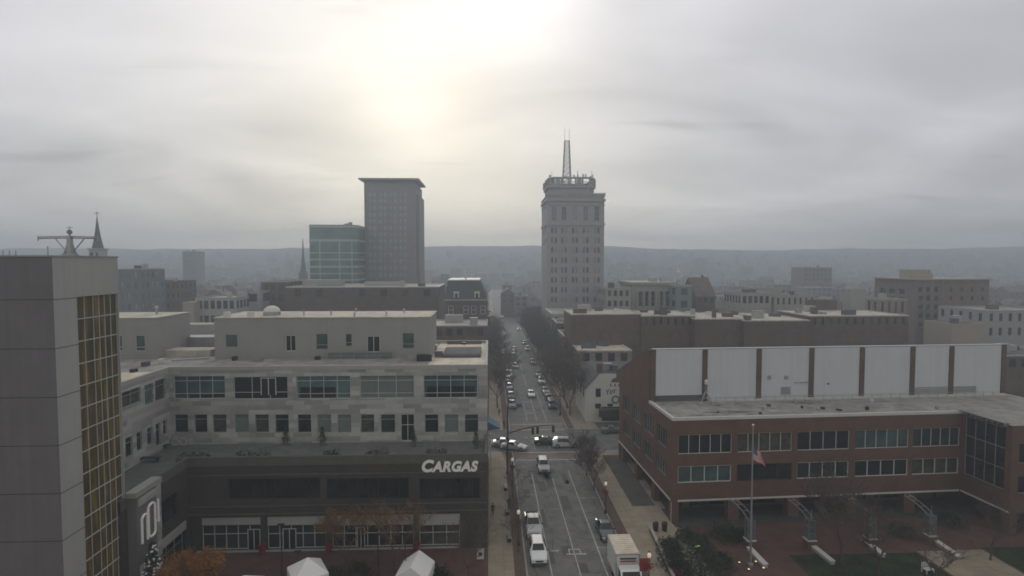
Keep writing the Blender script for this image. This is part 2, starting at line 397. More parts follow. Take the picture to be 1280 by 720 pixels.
# lawns
flat('lawn', [(33.5, 48.3, 45, 60.2), (56.6, 80, 45, 61)], H + .01, 'lawn', .008)
gr = MB()
for x0, x1, y0, y1 in ((33.6, 48.2, 50, 60.1), (56.7, 70, 50, 60.9)):
    for i in range(4500):
        x, y = rnd.uniform(x0, x1), rnd.uniform(y0, y1); a = rnd.uniform(0, 6.3); h = rnd.uniform(.05, .13); w = .035
        gr.face([(x - w * math.cos(a), y - w * math.sin(a), H + .01), (x + w * math.cos(a), y + w * math.sin(a), H + .01), (x + rnd.uniform(-.05, .05), y + rnd.uniform(-.05, .05), H + .01 + h)])
g = gr.build('grass', M['lawn'], uv=False); kind(g, 'stuff'); tag(g, 'short dark green grass on the park lawns', 'grass')
flat('park_path', [(48.6, 56.3, 45, 60.5)], H + .006, 'side')

# ------------------------------------------------------------------ hills
from mathutils import noise
def hz(x, y):
    r = max(0, min(1, (y - 660) / 520)); r = r * r * (3 - 2 * r)
    h = (63 + 10 * noise.noise((x / 420, y / 900, 0)) + 6 * noise.noise((x / 210, y / 300, 3)) - 9 * max(0, min(1, (-x - 500) / 900)) - 6 * max(0, min(1, (x - 900) / 900))) * r
    return h + (2.0 * noise.noise((x / 60, y / 60, 8)) + 1.2 * noise.noise((x / 14, y / 20, 5))) * r
def hills():
    mb = MB(); nx, ny = 420, 40; X0, X1 = -1485, 1485
    for j in range(ny):
        y = 640 + 605 * j / (ny - 1)
        for i in range(nx):
            x = X0 + (X1 - X0) * i / (nx - 1); mb.v.append((x, y, hz(x, y) - (.3 if y > 662 else .5)))
    for j in range(ny - 1):
        for i in range(nx - 1): q = j * nx + i; mb.f.append((q, q + 1, q + nx + 1, q + nx)); mb.mi.append(0)
    kind(mb.build('hills', M['hill'], uv=False, smooth=True))
hills()


# ------------------------------------------------------------------ office block on the left (stepped, two set-back storeys)
def office():
    Yf = gz(420, 689, 0).y
    A = gy(236, 640, Yf).x; Bx = gy(609, 640, Yf).x
    root = thing('office_building', 'long grey office block with charcoal base, patchwork stone upper floors and white letters', 'office building', (A, Yf, 0))
    F = Fr(A, Yf); W = Bx - A
    zb = F.y(420, 571).z                   # top of the base
    # base front
    def o(x0, x1, y0, y1, yy=0): return F.op(x0, x1, y0, y1, yy)
    shops = [o(252, 326, 657, 686), o(334, 407, 657, 686), o(415, 517, 657, 686), o(524, 575, 657, 686)]
    band = [(s[0], s[1], s[3] + .02, F.y(400, 645).z) for s in shops]
    shops = [(s[0], s[1], .35, s[3]) for s in shops]
    mids = [o(286, 400, 598, 624), o(408, 511, 598, 624), o(524, 600, 598, 624)]
    mb = MB(); wall(mb, (0, 0, 0), (1, 0, 0), W, 0, zb, shops + band + mids, .35)
    DB = 93 - Yf                           # building depth back to the cross street
    ey = [(6 + 6 * i, 10 + 6 * i, 5.5, 8.5) for i in range(4)]
    wall(mb, (W, 0, 0), (0, 1, 0), DB, 0, zb, ey)
    wing = -11.5                           # the left wing comes forward to here
    lw = [(7 + 3.6 * i, 9.9 + 3.6 * i, .5, 3.2) for i in range(4)]
    lw = [(1.2, 10.6, .4, 3.3)]
    lm = [(6.3, 9.6, 5.6, 8.2)]
    wall(mb, (0, wing, 0), (0, 1, 0), -wing, 0, zb, lw + lm, .35)
    wall(mb, (-30, wing, 0), (1, 0, 0), 30, 0, zb)
    mb.build('base_wall', M['darkbrick'], root)
    for k, s in enumerate(shops):
        window(root, (0, 0, 0), (1, 0, 0), s, [5, 5, 7, 3][k], 1, .35, 'glassd', 'framelt', .09, name='shop_window', zrows=[.62], fname='mullions')
        b = band[k]; MB().box(b[0] + .003, b[1] - .003, .12, .34, b[2], b[3]).build('awning_band', M['concrete'], root)
    for k, (x0, x1) in enumerate(((309, 325), (353, 370), (446, 456))):
        p = o(x0, x1, 668, 686); w = p[1] - p[0]
        d = MB().box(0, w, -.05, 0, 0, 2.3); dd = d.build('door', M['glassd'], root, (p[0], .20, .36))
        f = MB(); f.box(0, .1, -.09, -.05, 0, 2.35).box(w - .1, w, -.09, -.05, 0, 2.35).box(.1, w - .1, -.09, -.05, 2.25, 2.35).box(w / 2 - .05, w / 2 + .05, -.09, -.05, 0, 2.25)
        f.build('door_frame', M['framelt'], dd)
    for s in mids: window(root, (0, 0, 0), (1, 0, 0), s, 8, 1, .3, 'glassb', 'dark', .06)
    window(root, (0, wing, 0), (0, 1, 0), lw[0], 6, 1, .35, 'glassd', 'frame', .09, name='shop_window', zrows=[.62])
    MB().box(0, .12, wing + 1.1, wing + 10.7, 3.35, 4.3).build('awning_band', M['concrete'], root)
    window(root, (0, wing, 0), (0, 1, 0), lm[0], 3, 1, .3, 'glassb', 'dark', .06)
    for e in ey: window(root, (W, 0, 0), (0, 1, 0), e, 3, 1, .15, 'glassd', 'frame')
    for zz in (4.45, 5.35, 8.95): MB().box(.05, W - .05, -.07, -.004, zz, zz + .12).build('ledge', M['parcap'], root)
    # plinth strip under the shop windows
    MB().box(.8, W - 3.3, -.1, -.003, 0.13, .33).build('plinth', M['concrete'], root)
    # terrace
    yu = F.z(420, 552, zb - .6).y
    xl = F.y(212, 500, yu).x
    zt = zb - .75
    MB().box(-.2, W - .25, .25, yu + 3, zt - .2, zt).box(-30, -.2, wing + .25, yu + 3, zt - .2, zt).build('terrace', M['terrace'], root)
    p = MB(); p.box(.032, W + .03, -.03, .3, zb - .9, zb + .12); p.box(-.3, .03, wing, .3, zb - .9, zb + .12); p.box(W - .3, W + .03, .302, yu - .1, zb - .9, zb + .12)
    p.build('terrace_parapet', M['parcap'], root)
    # upper storeys
    zr = F.y(420, 457.5, yu).z
    ops = [o(217, 281, 470, 498.5, yu), o(292, 359.5, 471, 499, yu), o(370.5, 438, 470, 498.5, yu), o(450, 517.5, 469.5, 498, yu), o(529.5, 597, 469, 497.5, yu)]
    sm = []
    for x0, x1 in ((218, 235), (243, 259), (266, 283), (294, 311), (319, 336), (344, 361), (372, 389), (397, 414), (422, 439), (451, 468), (476, 494), (501, 518), (531, 548), (556, 573), (581, 598)):
        sm.append(o(x0, x1, 518, 541, yu))
    sh = lambda q: (q[0] - xl, q[1] - xl, q[2], q[3])
    ops = [sh(q) for q in ops]; sm = [sh(q) for q in sm]
    sm[11] = (sm[11][0], sm[11][1], zt + .1, sm[11][3])
    mb = MB(); wall(mb, (xl, yu, 0), (1, 0, 0), W - xl, zt, zr, ops + sm, .22)
    DU = DB - yu
    es = [(2 + 5 * i, 5 + 5 * i, zt + 1.2 + 4.7 * j, zt + 3.4 + 4.7 * j) for i in range(4) for j in range(2)]
    wall(mb, (W, yu, 0), (0, 1, 0), DU, zt, zr, es)
    # left wing upper face
    g = lambda px, py: F.x(px, py, xl)
    y0 = yu - 18
    def lo(x0, x1, ya, yb):
        a, b = g(x0, (ya + yb) / 2), g(x1, (ya + yb) / 2); return (a.y - y0, b.y - y0, F.x((x0 + x1) / 2, yb, xl).z, F.x((x0 + x1) / 2, ya, xl).z)
    LW = [lo(140, 176, 489, 509), lo(181, 192, 480, 505), lo(194, 207, 474, 500), lo(157, 166, 546, 571), lo(171, 178, 540, 563), lo(184, 191, 534, 556), lo(195, 201, 529, 557), lo(204, 209, 525, 543)]
    wall(mb, (xl, y0, 0), (0, 1, 0), 18, zt, zr, LW, .22)
    wall(mb, (xl - 22, y0, 0), (1, 0, 0), 22, zt, zr)
    wall(mb, (W, DB, 0), (-1, 0, 0), W - xl + 22, 0, zr)
    wall(mb, (xl - 22, DB, 0), (0, -1, 0), DB - y0, 0, zr)
    mb.build('upper_wall', M['stone'], root)
    gl = ['glass', 'glassd', 'glassteal', 'blind', 'glass']
    for k, q in enumerate(ops):
        window(root, (xl, yu, 0), (1, 0, 0), q, 3 if k % 2 else 4, 1, .22, gl[k], 'framelt', .07, zrows=[.22, .78] if k != 1 else [.3])
    q = ops[1]; d = MB().box(0, 1.9, -.06, 0, 0, 2.1).build('balcony_door', M['glassd'], root, (xl + q[0] + 3.3, yu + .18, q[2] + .5))
    f = MB();
    for x in (0, .9, 1.8): f.box(x, x + .1, -.1, -.06, 0, 2.2)
    f.box(.1, .9, -.1, -.06, 2.1, 2.2); f.box(1, 1.8, -.1, -.06, 2.1, 2.2); f.build('door_frame', M['trim'], d)
    # darker panels over the lower part of three windows are separate parts
    for k, (fa, fb) in ((2, (.06, .72)), (4, (.06, .95)), (0, (.3, .98))):
        q = ops[k]; w = q[1] - q[0]; h = q[3] - q[2]
        MB().box(q[0] + w * fa, q[0] + w * fb, 0, .01, q[2] + .05, q[2] + h * (.5 if k != 0 else .18)).build('lower_pane', M['glassb'], root, (xl, yu + .19, 0))
    for k, q in enumerate(sm): window(root, (xl, yu, 0), (1, 0, 0), q, 1 if k != 11 else 2, 1, .22, ['glassd', 'glassb', 'glassd', 'blind', 'glassd'][k % 5] if k != 7 else 'blind', 'frame' if k != 11 else 'trim', .07, zrows=[.72] if k != 11 else [.6])
    for k, q in enumerate(LW): window(root, (xl, y0, 0), (0, 1, 0), q, 1 if k else 3, 1, .22, 'glassteal' if k in (1,) else 'glassd', 'frame', .07, zrows=[.7])
    for q in es: window(root, (W, yu, 0), (0, 1, 0), q, 2, 1, .15, 'glassd', 'frame')
    # roof
    r = MB(); r.box(xl - 21.7, W - .3, yu + .3, DB - .3, zr - .55, zr - .4); r.box(xl - 21.7, xl - .3, y0 + .3, yu + .3, zr - .55, zr - .403)
    r.build('roof', M['roofg'], root)
    es0 = F.y(540, 440, yu + 8).x; MB().box(es0, W - .302, yu + .4, DB - .4, zr - .399, zr - .37).build('roof_membrane', M['roofb'], root); MB().box(xl - 8, xl - .4, y0 + .4, yu - 1, zr - .399, zr - .37).build('roof_membrane', M['roofb'], root)
    p = MB(); p.box(xl - .3, W + .05, yu - .05, yu + .3, zr - .45, zr + .04); p.box(W - .3, W + .05, yu + .3, DB, zr - .45, zr + .04)
    p.box(xl - .3, xl + .05, y0, yu - .05, zr - .45, zr + .04); p.box(xl - 22, W - .3, DB - .3, DB + .05, zr - .45, zr + .04); p.box(xl - 22, xl - .3, y0 - .05, y0 + .3, zr - .45, zr + .04)
    p.build('parapet', M['concrete'], root)
    # skylights on the east strip
    for (x0, x1, ya, yb) in ((553, 601, 435, 444), (559, 602, 421, 427.5)):
        a = F.z(x0, yb, zr); b = F.z(x1, yb, zr); c = F.z(x0, ya, zr)
        yy1 = min(c.y, DB - 1.2)
        MB().prism_x([(a.y, zr - .4), (yy1, zr - .4), (yy1, zr + .15), (a.y + .6, zr + .12), (a.y, zr - .05)], a.x, b.x).build('skylight', M['roofd'], root)
    # long penthouse
    yp = F.z(400, 448, zr - .4).y
    x0, x1 = F.y(268, 420, yp).x, F.y(537.5, 420, yp).x; zp = F.y(400, 397.5, yp).z
    dp = F.z(400, 390, zp).y - yp
    P = [o(282, 297, 418, 434, yp), o(357, 370, 419, 439, yp), o(395, 410, 417, 437, yp), o(432, 440, 417, 433, yp), o(459, 475, 420, 440, yp), o(503, 518, 416, 436, yp)]
    P = [(q[0] - x0, q[1] - x0, q[2], q[3]) for q in P]
    mb = MB(); wall(mb, (x0, yp, 0), (1, 0, 0), x1 - x0, zr - .4, zp, P, .12); wall(mb, (x1, yp, 0), (0, 1, 0), dp, zr - .4, zp); wall(mb, (x1, yp + dp, 0), (-1, 0, 0), x1 - x0, zr - .4, zp); wall(mb, (x0, yp + dp, 0), (0, -1, 0), dp, zr - .4, zp)
    ph = mb.build('penthouse', M['stucco'], root)
    MB().box(x0 - .1, x1 + .1, yp - .1, yp + dp + .1, zp, zp + .12).build('penthouse_roof', M['roof'], ph)
    for k, q in enumerate(P): window(ph, (x0, yp, 0), (1, 0, 0), q, 2 if k in (1, 4) else 1, 1, .12, 'glass' if k in (0, 2, 5) else 'glassd', 'trim' if k in (1, 4) else 'frame', .08, zrows=[.3] if k in (2, 3, 5) else None, fname='penthouse_frame')
    # dome skylight, boxes, vents on it
    c = F.z(340, 394, zp + .1); rr = (F.y(351, 392, c.y).x - F.y(330, 392, c.y).x) / 2
    dm = MB().lathe([(rr, zp + .12), (rr, zp + .55)], 24, (c.x, c.y)).build('dome_base', M['metal'], ph, smooth=False)
    MB().lathe([(rr * .98 * math.cos(a), zp + .55 + .95 * math.sin(a)) for a in [i * math.pi / 16 for i in range(8)]] + [(.02, zp + 1.5)], 24, (c.x, c.y)).build('dome_skylight', M['white'], ph, smooth=True)
    for px, w in ((284, 6), (313.5, 6.5)):
        c = F.z(px, 396, zp + .12); MB().box(c.x - .38, c.x + .38, c.y - .3, c.y + .4, zp + .12, zp + .8).build('roof_vent', M['white'], ph)
    for px, py in ((380, 394), (414, 394), (445, 390), (443, 396), (505, 391), (483, 394)):
        c = F.z(px, py, zp + .12); MB().lathe([(.12, zp + .12), (.1, zp + .55), (.2, zp + .56), (.16, zp + .72)], 8, (c.x, c.y)).build('vent_pipe', M['metal'], ph)
    # side penthouse, further left
    c = F.z(195, 398, zp); d = F.z(227, 391, zp); xs0 = c.x - 14; dw = d.y - c.y
    q1 = F.op(169.5, 181.5, 419, 439, c.y); q2 = F.op(143, 153, 419, 439, c.y)
    sp = [(q[0] - xs0, q[1] - xs0, q[2], q[3]) for q in (q2, q1)]
    mb = MB(); wall(mb, (xs0, c.y, 0), (1, 0, 0), 14, zr - .4, zp, sp, .12); wall(mb, (c.x, c.y, 0), (0, 1, 0), dw, zr - .4, zp); wall(mb, (c.x, d.y, 0), (-1, 0, 0), 14, zr - .4, zp); wall(mb, (xs0, d.y, 0), (0, -1, 0), dw, zr - .4, zp)
    ph2 = mb.build('penthouse', M['stucco'], root)
    MB().box(xs0 - .1, c.x + .1, c.y - .1, d.y + .1, zp, zp + .12).build('penthouse_roof', M['roof'], ph2)
    for q in sp: window(ph2, (xs0, c.y, 0), (1, 0, 0), q, 1, 1, .12, 'glass', 'trim', .07, zrows=[.25])
    c2 = F.z(196, 394, zp); MB().lathe([(.15, zp + .12), (.15, zp + 1.0), (.3, zp + 1.05), (.2, zp + 1.4)], 10, (c2.x, c2.y)).build('vent_pipe', M['metal'], ph2)
    # low roof deck, railing, pipes in the gap
    for (xa, xb, yp_, z0, z1, m) in ((205, 262, 442, zr - .4, zr + .5, 'roof'), (216, 266, 434, zr - .4, zr + 1.6, 'metal'), (228, 266, 424, zr - .4, zr + 2.6, 'concrete')):
        a = F.z(xa, yp_ + 4, zr - .4); b = F.z(xb, yp_ + 4, zr - .4)
        MB().box(a.x, b.x, a.y, a.y + 3, z0, z1).build('plant_unit', M[m], root)
    def rail(px0, px1, py, z, h=1.1, glass=False):
        a, b = F.z(px0, py, z), F.z(px1, py, z); n = max(2, int((b.x - a.x) / 1.6)); m = MB()
        for i in range(n + 1): x = a.x + (b.x - a.x) * i / n; m.box(x - .03, x + .03, a.y - .03, a.y + .03, z, z + h)
        m.box(a.x, b.x, a.y - .035, a.y + .035, z + h, z + h + .06); m.box(a.x, b.x, a.y - .02, a.y + .02, z + h * .5, z + h * .5 + .04)
        r = m.build('railing', M['metal'], root)
        if glass: MB().box(a.x + .05, b.x - .05, a.y + .04, a.y + .06, z + .1, z + h).build('rail_panel', M['blind'], r)
    rail(340, 410, 448, zr - .4, 1.0, True); rail(410, 490, 449, zr - .4, .9, True); rail(152, 184, 452, zr - .4)
    rc = random.Random(3)
    for (px, py, w, h, m_) in ((548, 447, 1.1, .8, 'roofd'), (543, 437, .7, .7, 'metal'), (580, 431, .5, .35, 'dark'), (530, 452, 2.0, .9, 'dark'), (515, 451, 1.2, .8, 'metal'), (430, 444, 1.8, .9, 'white'), (470, 445, 2.4, .8, 'white'), (396, 450, .6, .4, 'dark'), (320, 452, 1.4, .5, 'metal'), (292, 451, .5, .5, 'dark'), (180, 458, .8, .5, 'roofd'), (200, 455, .5, .6, 'white'), (165, 466, .6, .4, 'dark')):
        c = F.z(px, py, zr - .4); MB().box(c.x - w / 2, c.x + w / 2, c.y, c.y + .7, zr - .37, zr - .37 + h).build('roof_unit', M[m_], root)
    m = MB(); c0, c1 = F.z(215, 452, zr - .4), F.z(262, 449, zr - .4); m.bar((c0.x, c0.y, zr - .2), (c1.x, c1.y, zr - .2), .12); m.build('roof_duct', M['metal'], root)
    # raised letters on the base
    LW_ = 5.25
    def letters(s, size, x, z, sx=1.0):
        cu = bpy.data.curves.new('t', 'FONT'); cu.body = s; cu.size = size; cu.extrude = .06; cu.shear = .22; cu.offset = .075; cu.space_character = 1.08
        ob = bpy.data.objects.new('t', cu); COL.objects.link(ob); bpy.context.view_layer.update()
        me = bpy.data.meshes.new_from_object(ob.evaluated_get(bpy.context.evaluated_depsgraph_get())); bpy.data.objects.remove(ob)
        w = max(v.co.x for v in me.vertices); me.materials.clear(); me.materials.append(M['signw'])
        o_ = link('sign_letters', me, root, (x, -.09, z)); o_.rotation_euler = (math.pi / 2, 0, 0); o_.scale.x = sx; return w * sx
    a = F.y(526, 589, 0); b = F.y(597, 575, 0)
    big = 1.32 / .73 * 1.0
    w = letters('C', big, a.x, a.z, 1.0)
    letters('ARGAS', big * .86, a.x + w - .16, a.z, (b.x - a.x - w + .16) / LW_)
    # the tall sign slab with the outline numerals, standing against the left wing
    return root, F, zb, zt, yu, W, wing, DB
OFF, OF, OZB, OZT, OYU, OW, OWING, ODB = office()

def signslab():
    F = OF; X = .9
    a = F.x(200, 596, X); y1 = a.y; y0 = F.x(170, 612, X).y; zt = a.z
    root = thing('sign_pylon', 'tall dark sign slab with white outline numerals and grey stone edge beside the left wing', 'sign', (OF.o.x, OF.o.y, 0))
    MB().box(.02, X, y0, y1, .13, zt - .5).build('slab', M['precast'], root)
    MB().box(0.01, X + .12, y0 - .25, y1 + .1, zt - .5, zt).build('cap', M['stucco'], root)
    MB().box(X + .002, X + .06, y1 - .75, y1 - .02, zt * .32, zt - .51).build('edge_panel', M['stone'], root)
    MB().box(X + .002, X + .07, y0 + .25, y1 - .76, zt - 1.5, zt - .75).build('top_panel', M['stone'], root)
    def st(pts, r=.125):
        m = MB(); P = []
        for u, v in pts: P.append((X + .1, y0 + (y1 - y0) * u, zt * (.55 + (v - .40) * .66)))
        m.tube(P, r, 6); return m
    def arc(cu, cv, ru, rv, a0, a1, n=10): return [(cu + ru * math.cos(R(a0 + (a1 - a0) * i / n)), cv + rv * math.sin(R(a0 + (a1 - a0) * i / n))) for i in range(n + 1)]
    for pts in ([(.14, .40), (.14, .72)] + arc(.26, .70, .10, .045, 170, 0) + [(.36, .40)],
                [(.40, .72), (.40, .76)] + arc(.55, .77, .14, .055, 180, 0) + [(.69, .45)] + arc(.55, .45, .14, .05, 0, -180) + [(.41, .72)],
                [(.83, .82), (.83, .52), (.72, .56)]):
        st(pts).build('numeral', M['signw'], root)
    MB().box(X + .002, X + .05, y0 + .2, y0 + 1.0, 3.4, 4.3).build('notice', M['trim'], root)
signslab()
def xmas():
    a = OF.x(191, 700, 1.9)
    t = thing('lit_tree', 'small dark tree dotted with pale ornaments in front of the numeral sign', 'tree', (OF.o.x + 2.0, OF.o.y + a.y - .2, H))
    MB().tube([(0, 0, 0), (0, 0, 1.1)], [.09, .06]).build('trunk', M['bark'], t)
    m = MB(); r2 = random.Random(4)
    for i in range(1300):
        z = r2.uniform(.9, 4.6); rr = 1.0 * (1 - (z - .8) / 4.1) ** .8 * math.sqrt(r2.random()); an = r2.uniform(0, 6.3); s = .13
        c = Vector((rr * math.cos(an), rr * math.sin(an), z)); d1 = Vector((r2.uniform(-1, 1), r2.uniform(-1, 1), r2.uniform(-1, 1))) * s; d2 = Vector((r2.uniform(-1, 1), r2.uniform(-1, 1), r2.uniform(-1, 1))) * s
        m.face([c, c + d1, c + d2])
    m.build('crown', M['needle'], t, uv=False)
    m = MB()
    for i in range(60):
        z = r2.uniform(1.0, 4.4); rr = 1.02 * (1 - (z - .8) / 4.1) ** .8; an = r2.uniform(0, 6.3); MB().box(-.05, .05, -.05, .05, -.05, .05).build('ornament', M['signw'], t, (rr * math.cos(an), rr * math.sin(an), z), uv=False)
    t.scale = (1.3, 1.3, 1.4)
xmas()

# terrace furniture
def terrace():
    F = OF
    for i, (px, w) in enumerate(((265, 40), (335, 44), (425, 20), (478, 30), (548, 26))):
        c = F.z(px, 562, OZT); t = thing('planter', f'long dark planter of low shrubs on the terrace parapet, {ORD1[i]} from the left', 'planter', (F.o.x + c.x, F.o.y + 1.1, OZT), group='terrace planters')
        L = w * .092
        MB().box(-L / 2, L / 2, -.35, .35, 0, .55).build('box', M['precast'], t)
        m = MB(); r2 = random.Random(i)
        for k in range(220):
            p = Vector((r2.uniform(-L / 2, L / 2), r2.uniform(-.3, .3), .5 + abs(r2.gauss(.25, .25)))); m.face([p, p + Vector((r2.uniform(-.2, .2), r2.uniform(-.2, .2), r2.uniform(-.2, .2))), p + Vector((r2.uniform(-.2, .2), r2.uniform(-.2, .2), r2.uniform(-.2, .2)))])
        m.build('shrub', M['shrub'], t, uv=False)
    for i, (px, py) in enumerate(((357, 556), (403, 556), (517, 558), (595, 560))):
        c = F.z(px, py, OZT); t = thing('potted_conifer', f'small dark conifer in a pot on the office terrace, {ORD1[i]} from the left', 'plant', (F.o.x + c.x, F.o.y + c.y, OZT), group='terrace conifers')
        MB().lathe([(.25, 0), (.35, .5), (.3, .5)], 10).build('pot', M['precast'], t)
        m = MB(); r2 = random.Random(i + 9)
        for k in range(320):
            z = r2.uniform(.5, 2.2); rr = .55 * (1 - (z - .5) / 1.9) * math.sqrt(r2.random()); an = r2.uniform(0, 6.3); p = Vector((rr * math.cos(an), rr * math.sin(an), z))
            m.face([p, p + Vector((r2.uniform(-.16, .16), r2.uniform(-.16, .16), r2.uniform(-.16, .16))), p + Vector((r2.uniform(-.16, .16), r2.uniform(-.16, .16), r2.uniform(-.16, .16)))])
        m.build('foliage', M['needle'], t, uv=False)
    # condenser unit with two round fans in the inner corner
    a = F.z(214, 557, OZT); t = thing('condenser_unit', 'pale air conditioner with two round fans in the terrace corner', 'air conditioner', (F.o.x + a.x, F.o.y + a.y, OZT))
    MB().box(0, 2.0, 0, .8, 0, 1.0).build('casing', M['stucco'], t)
    for k in (0, 1):
        m = MB()
        for q in range(16):
            a0, a1 = 2 * math.pi * q / 16, 2 * math.pi * (q + 1) / 16
            m.bar((.5 + k * 1.0 + .4 * math.cos(a0), -.03, .5 + .4 * math.sin(a0)), (.5 + k * 1.0 + .4 * math.cos(a1), -.03, .5 + .4 * math.sin(a1)), .05)
        m.build('fan_ring', M['trim'], t)
    for i, (px, py) in enumerate(((178, 577), (190, 561))):
        a = F.z(px, py, OZT); t = thing('terrace_bench', f'long dark slatted bench on the side terrace, {["nearer", "farther"][i]} of two', 'bench', (F.o.x + a.x, F.o.y + a.y, OZT))
        MB().box(-2, 2, -.3, .3, .4, .5).build('seat', M['dark'], t)
        for x in (-1.7, 1.6): MB().box(x, x + .12, -.25, .25, 0, .398).build('leg', M['dark'], t)
terrace()

# ------------------------------------------------------------------ corner tower, far left
def lefttower():
    X = -34.0
    yn = -X * 700 / 546 * .985; pn = gz(66, 360, 33)
    # side plane x = X: where do px 66 / 97 / 147 fall
    def sx(px, py):
        d = ray(px, py); return CAM + d * ((X - CAM.x) / d.x)
    y0 = sx(66, 350).y; yg = sx(97, 400).y; y1 = sx(147, 330).y
    zt = sx(147, 322).z; zg = sx(120, 369).z
    root = thing('corner_tower', 'tall concrete tower with amber glass side at the left edge', 'tower', (X, y0, 0))
    D = y1 - y0
    mb = MB(); wall(mb, (-30, 0, 0), (1, 0, 0), 30, 0, zt)
    js = [zt - .3 - 3.85 * k for k in range(1, 9)]
    mb.build('front_wall', M['precast'], root)
    mb = MB(); wall(mb, (0, 0, 0), (0, 1, 0), D, 0, zt, [(yg - y0, D - .12, 1.5, zg)], .25); wall(mb, (0, D, 0), (-1, 0, 0), 30, 0, zt); wall(mb, (-30, D, 0), (0, -1, 0), D, 0, zt)
    mb.build('side_wall', M['concrete'], root)
    MB().box(-29.9, .06, -.06, D + .06, zt, zt + .12).build('roof', M['stucco'], root)
    j = MB()
    for z in [zg - .08 - 3.85 * k for k in range(0, 9)]:
        j.box(-30, .004, -.006, -.0005, z - .03, z + .03); j.box(.0005, .006, .004, yg - y0 - .02, z - .03, z + .03)
    j.build('panel_joint', M['dark'], root)
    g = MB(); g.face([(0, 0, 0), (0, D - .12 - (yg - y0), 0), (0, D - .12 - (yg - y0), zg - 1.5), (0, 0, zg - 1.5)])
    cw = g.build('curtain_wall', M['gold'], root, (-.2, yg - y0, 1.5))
    f = MB(); L = D - .12 - (yg - y0); n = 6
    for q in (0, .2, .41, .55, .69, .84, 1): y = L * q; f.box(.0, .06, y - .018, y + .018, 0, zg - 1.5)
    nz = int((zg - 1.5) / 1.87)
    for k in range(nz + 1): z = zg - 1.5 - 1.87 * k; f.box(.001, .09, 0, L, z - .035, z + .035)
    f.build('mullions', M['framelt'], cw)
    # yellow banner and white rungs low on the edge
    MB().box(.0, .12, yg - y0 + 3.0, yg - y0 + 4.0, 0.2, 3.1).build('banner', M['yellow'], root)
    # roof davit: a post with two braced arms
    b = lambda px, py, y=y0 + 3: gy(px, py, y)
    t = thing('roof_davit', 'grey twin-armed davit with diagonal braces standing on the concrete tower roof', 'davit', (b(88, 322).x, y0 + 3, zt + .12))
    m = MB(); m.box(-.16, .16, -.16, .16, 0, 1.6); m.box(-.45, .45, -.35, .35, 0, .14); m.build('post', M['metal'], t)
    for s, L in ((-1, 2.55), (1, 2.25)):
        m = MB(); m.bar((0, 0, 1.48), (s * L, 0, 1.42), .055); m.bar((0, 0, 1.62), (s * L, 0, 1.55), .04)
        for k in range(9): x = s * (.2 + (L - .2) * k / 9); m.bar((x, 0, 1.45), (x + s * .12, 0, 1.6), .03)
        m.bar((s * L, 0, 1.62), (s * L, 0, 1.2), .05)
        a = m.build('arm', M['metal'], t)
        MB().bar((s * .25, 0, .3), (s * 1.15, 0, 1.4), .05).build('brace', M['metal'], a)
    for i, px in enumerate((4, 12, 20, 60)):
        c = b(px, 322, y0 + 4); t = thing('roof_post', f'thin grey post on the concrete tower roof, {ORD1[i]} from the left', 'post', (c.x, c.y, zt + .12), group='posts on the tower roof')
        MB().tube([(0, 0, 0), (0, 0, .45 if i < 3 else .8)], .045).build('shaft', M['metal'], t); MB().box(-.09, .09, -.09, .09, 0, .06).build('foot', M['metal'], t)
lefttower()

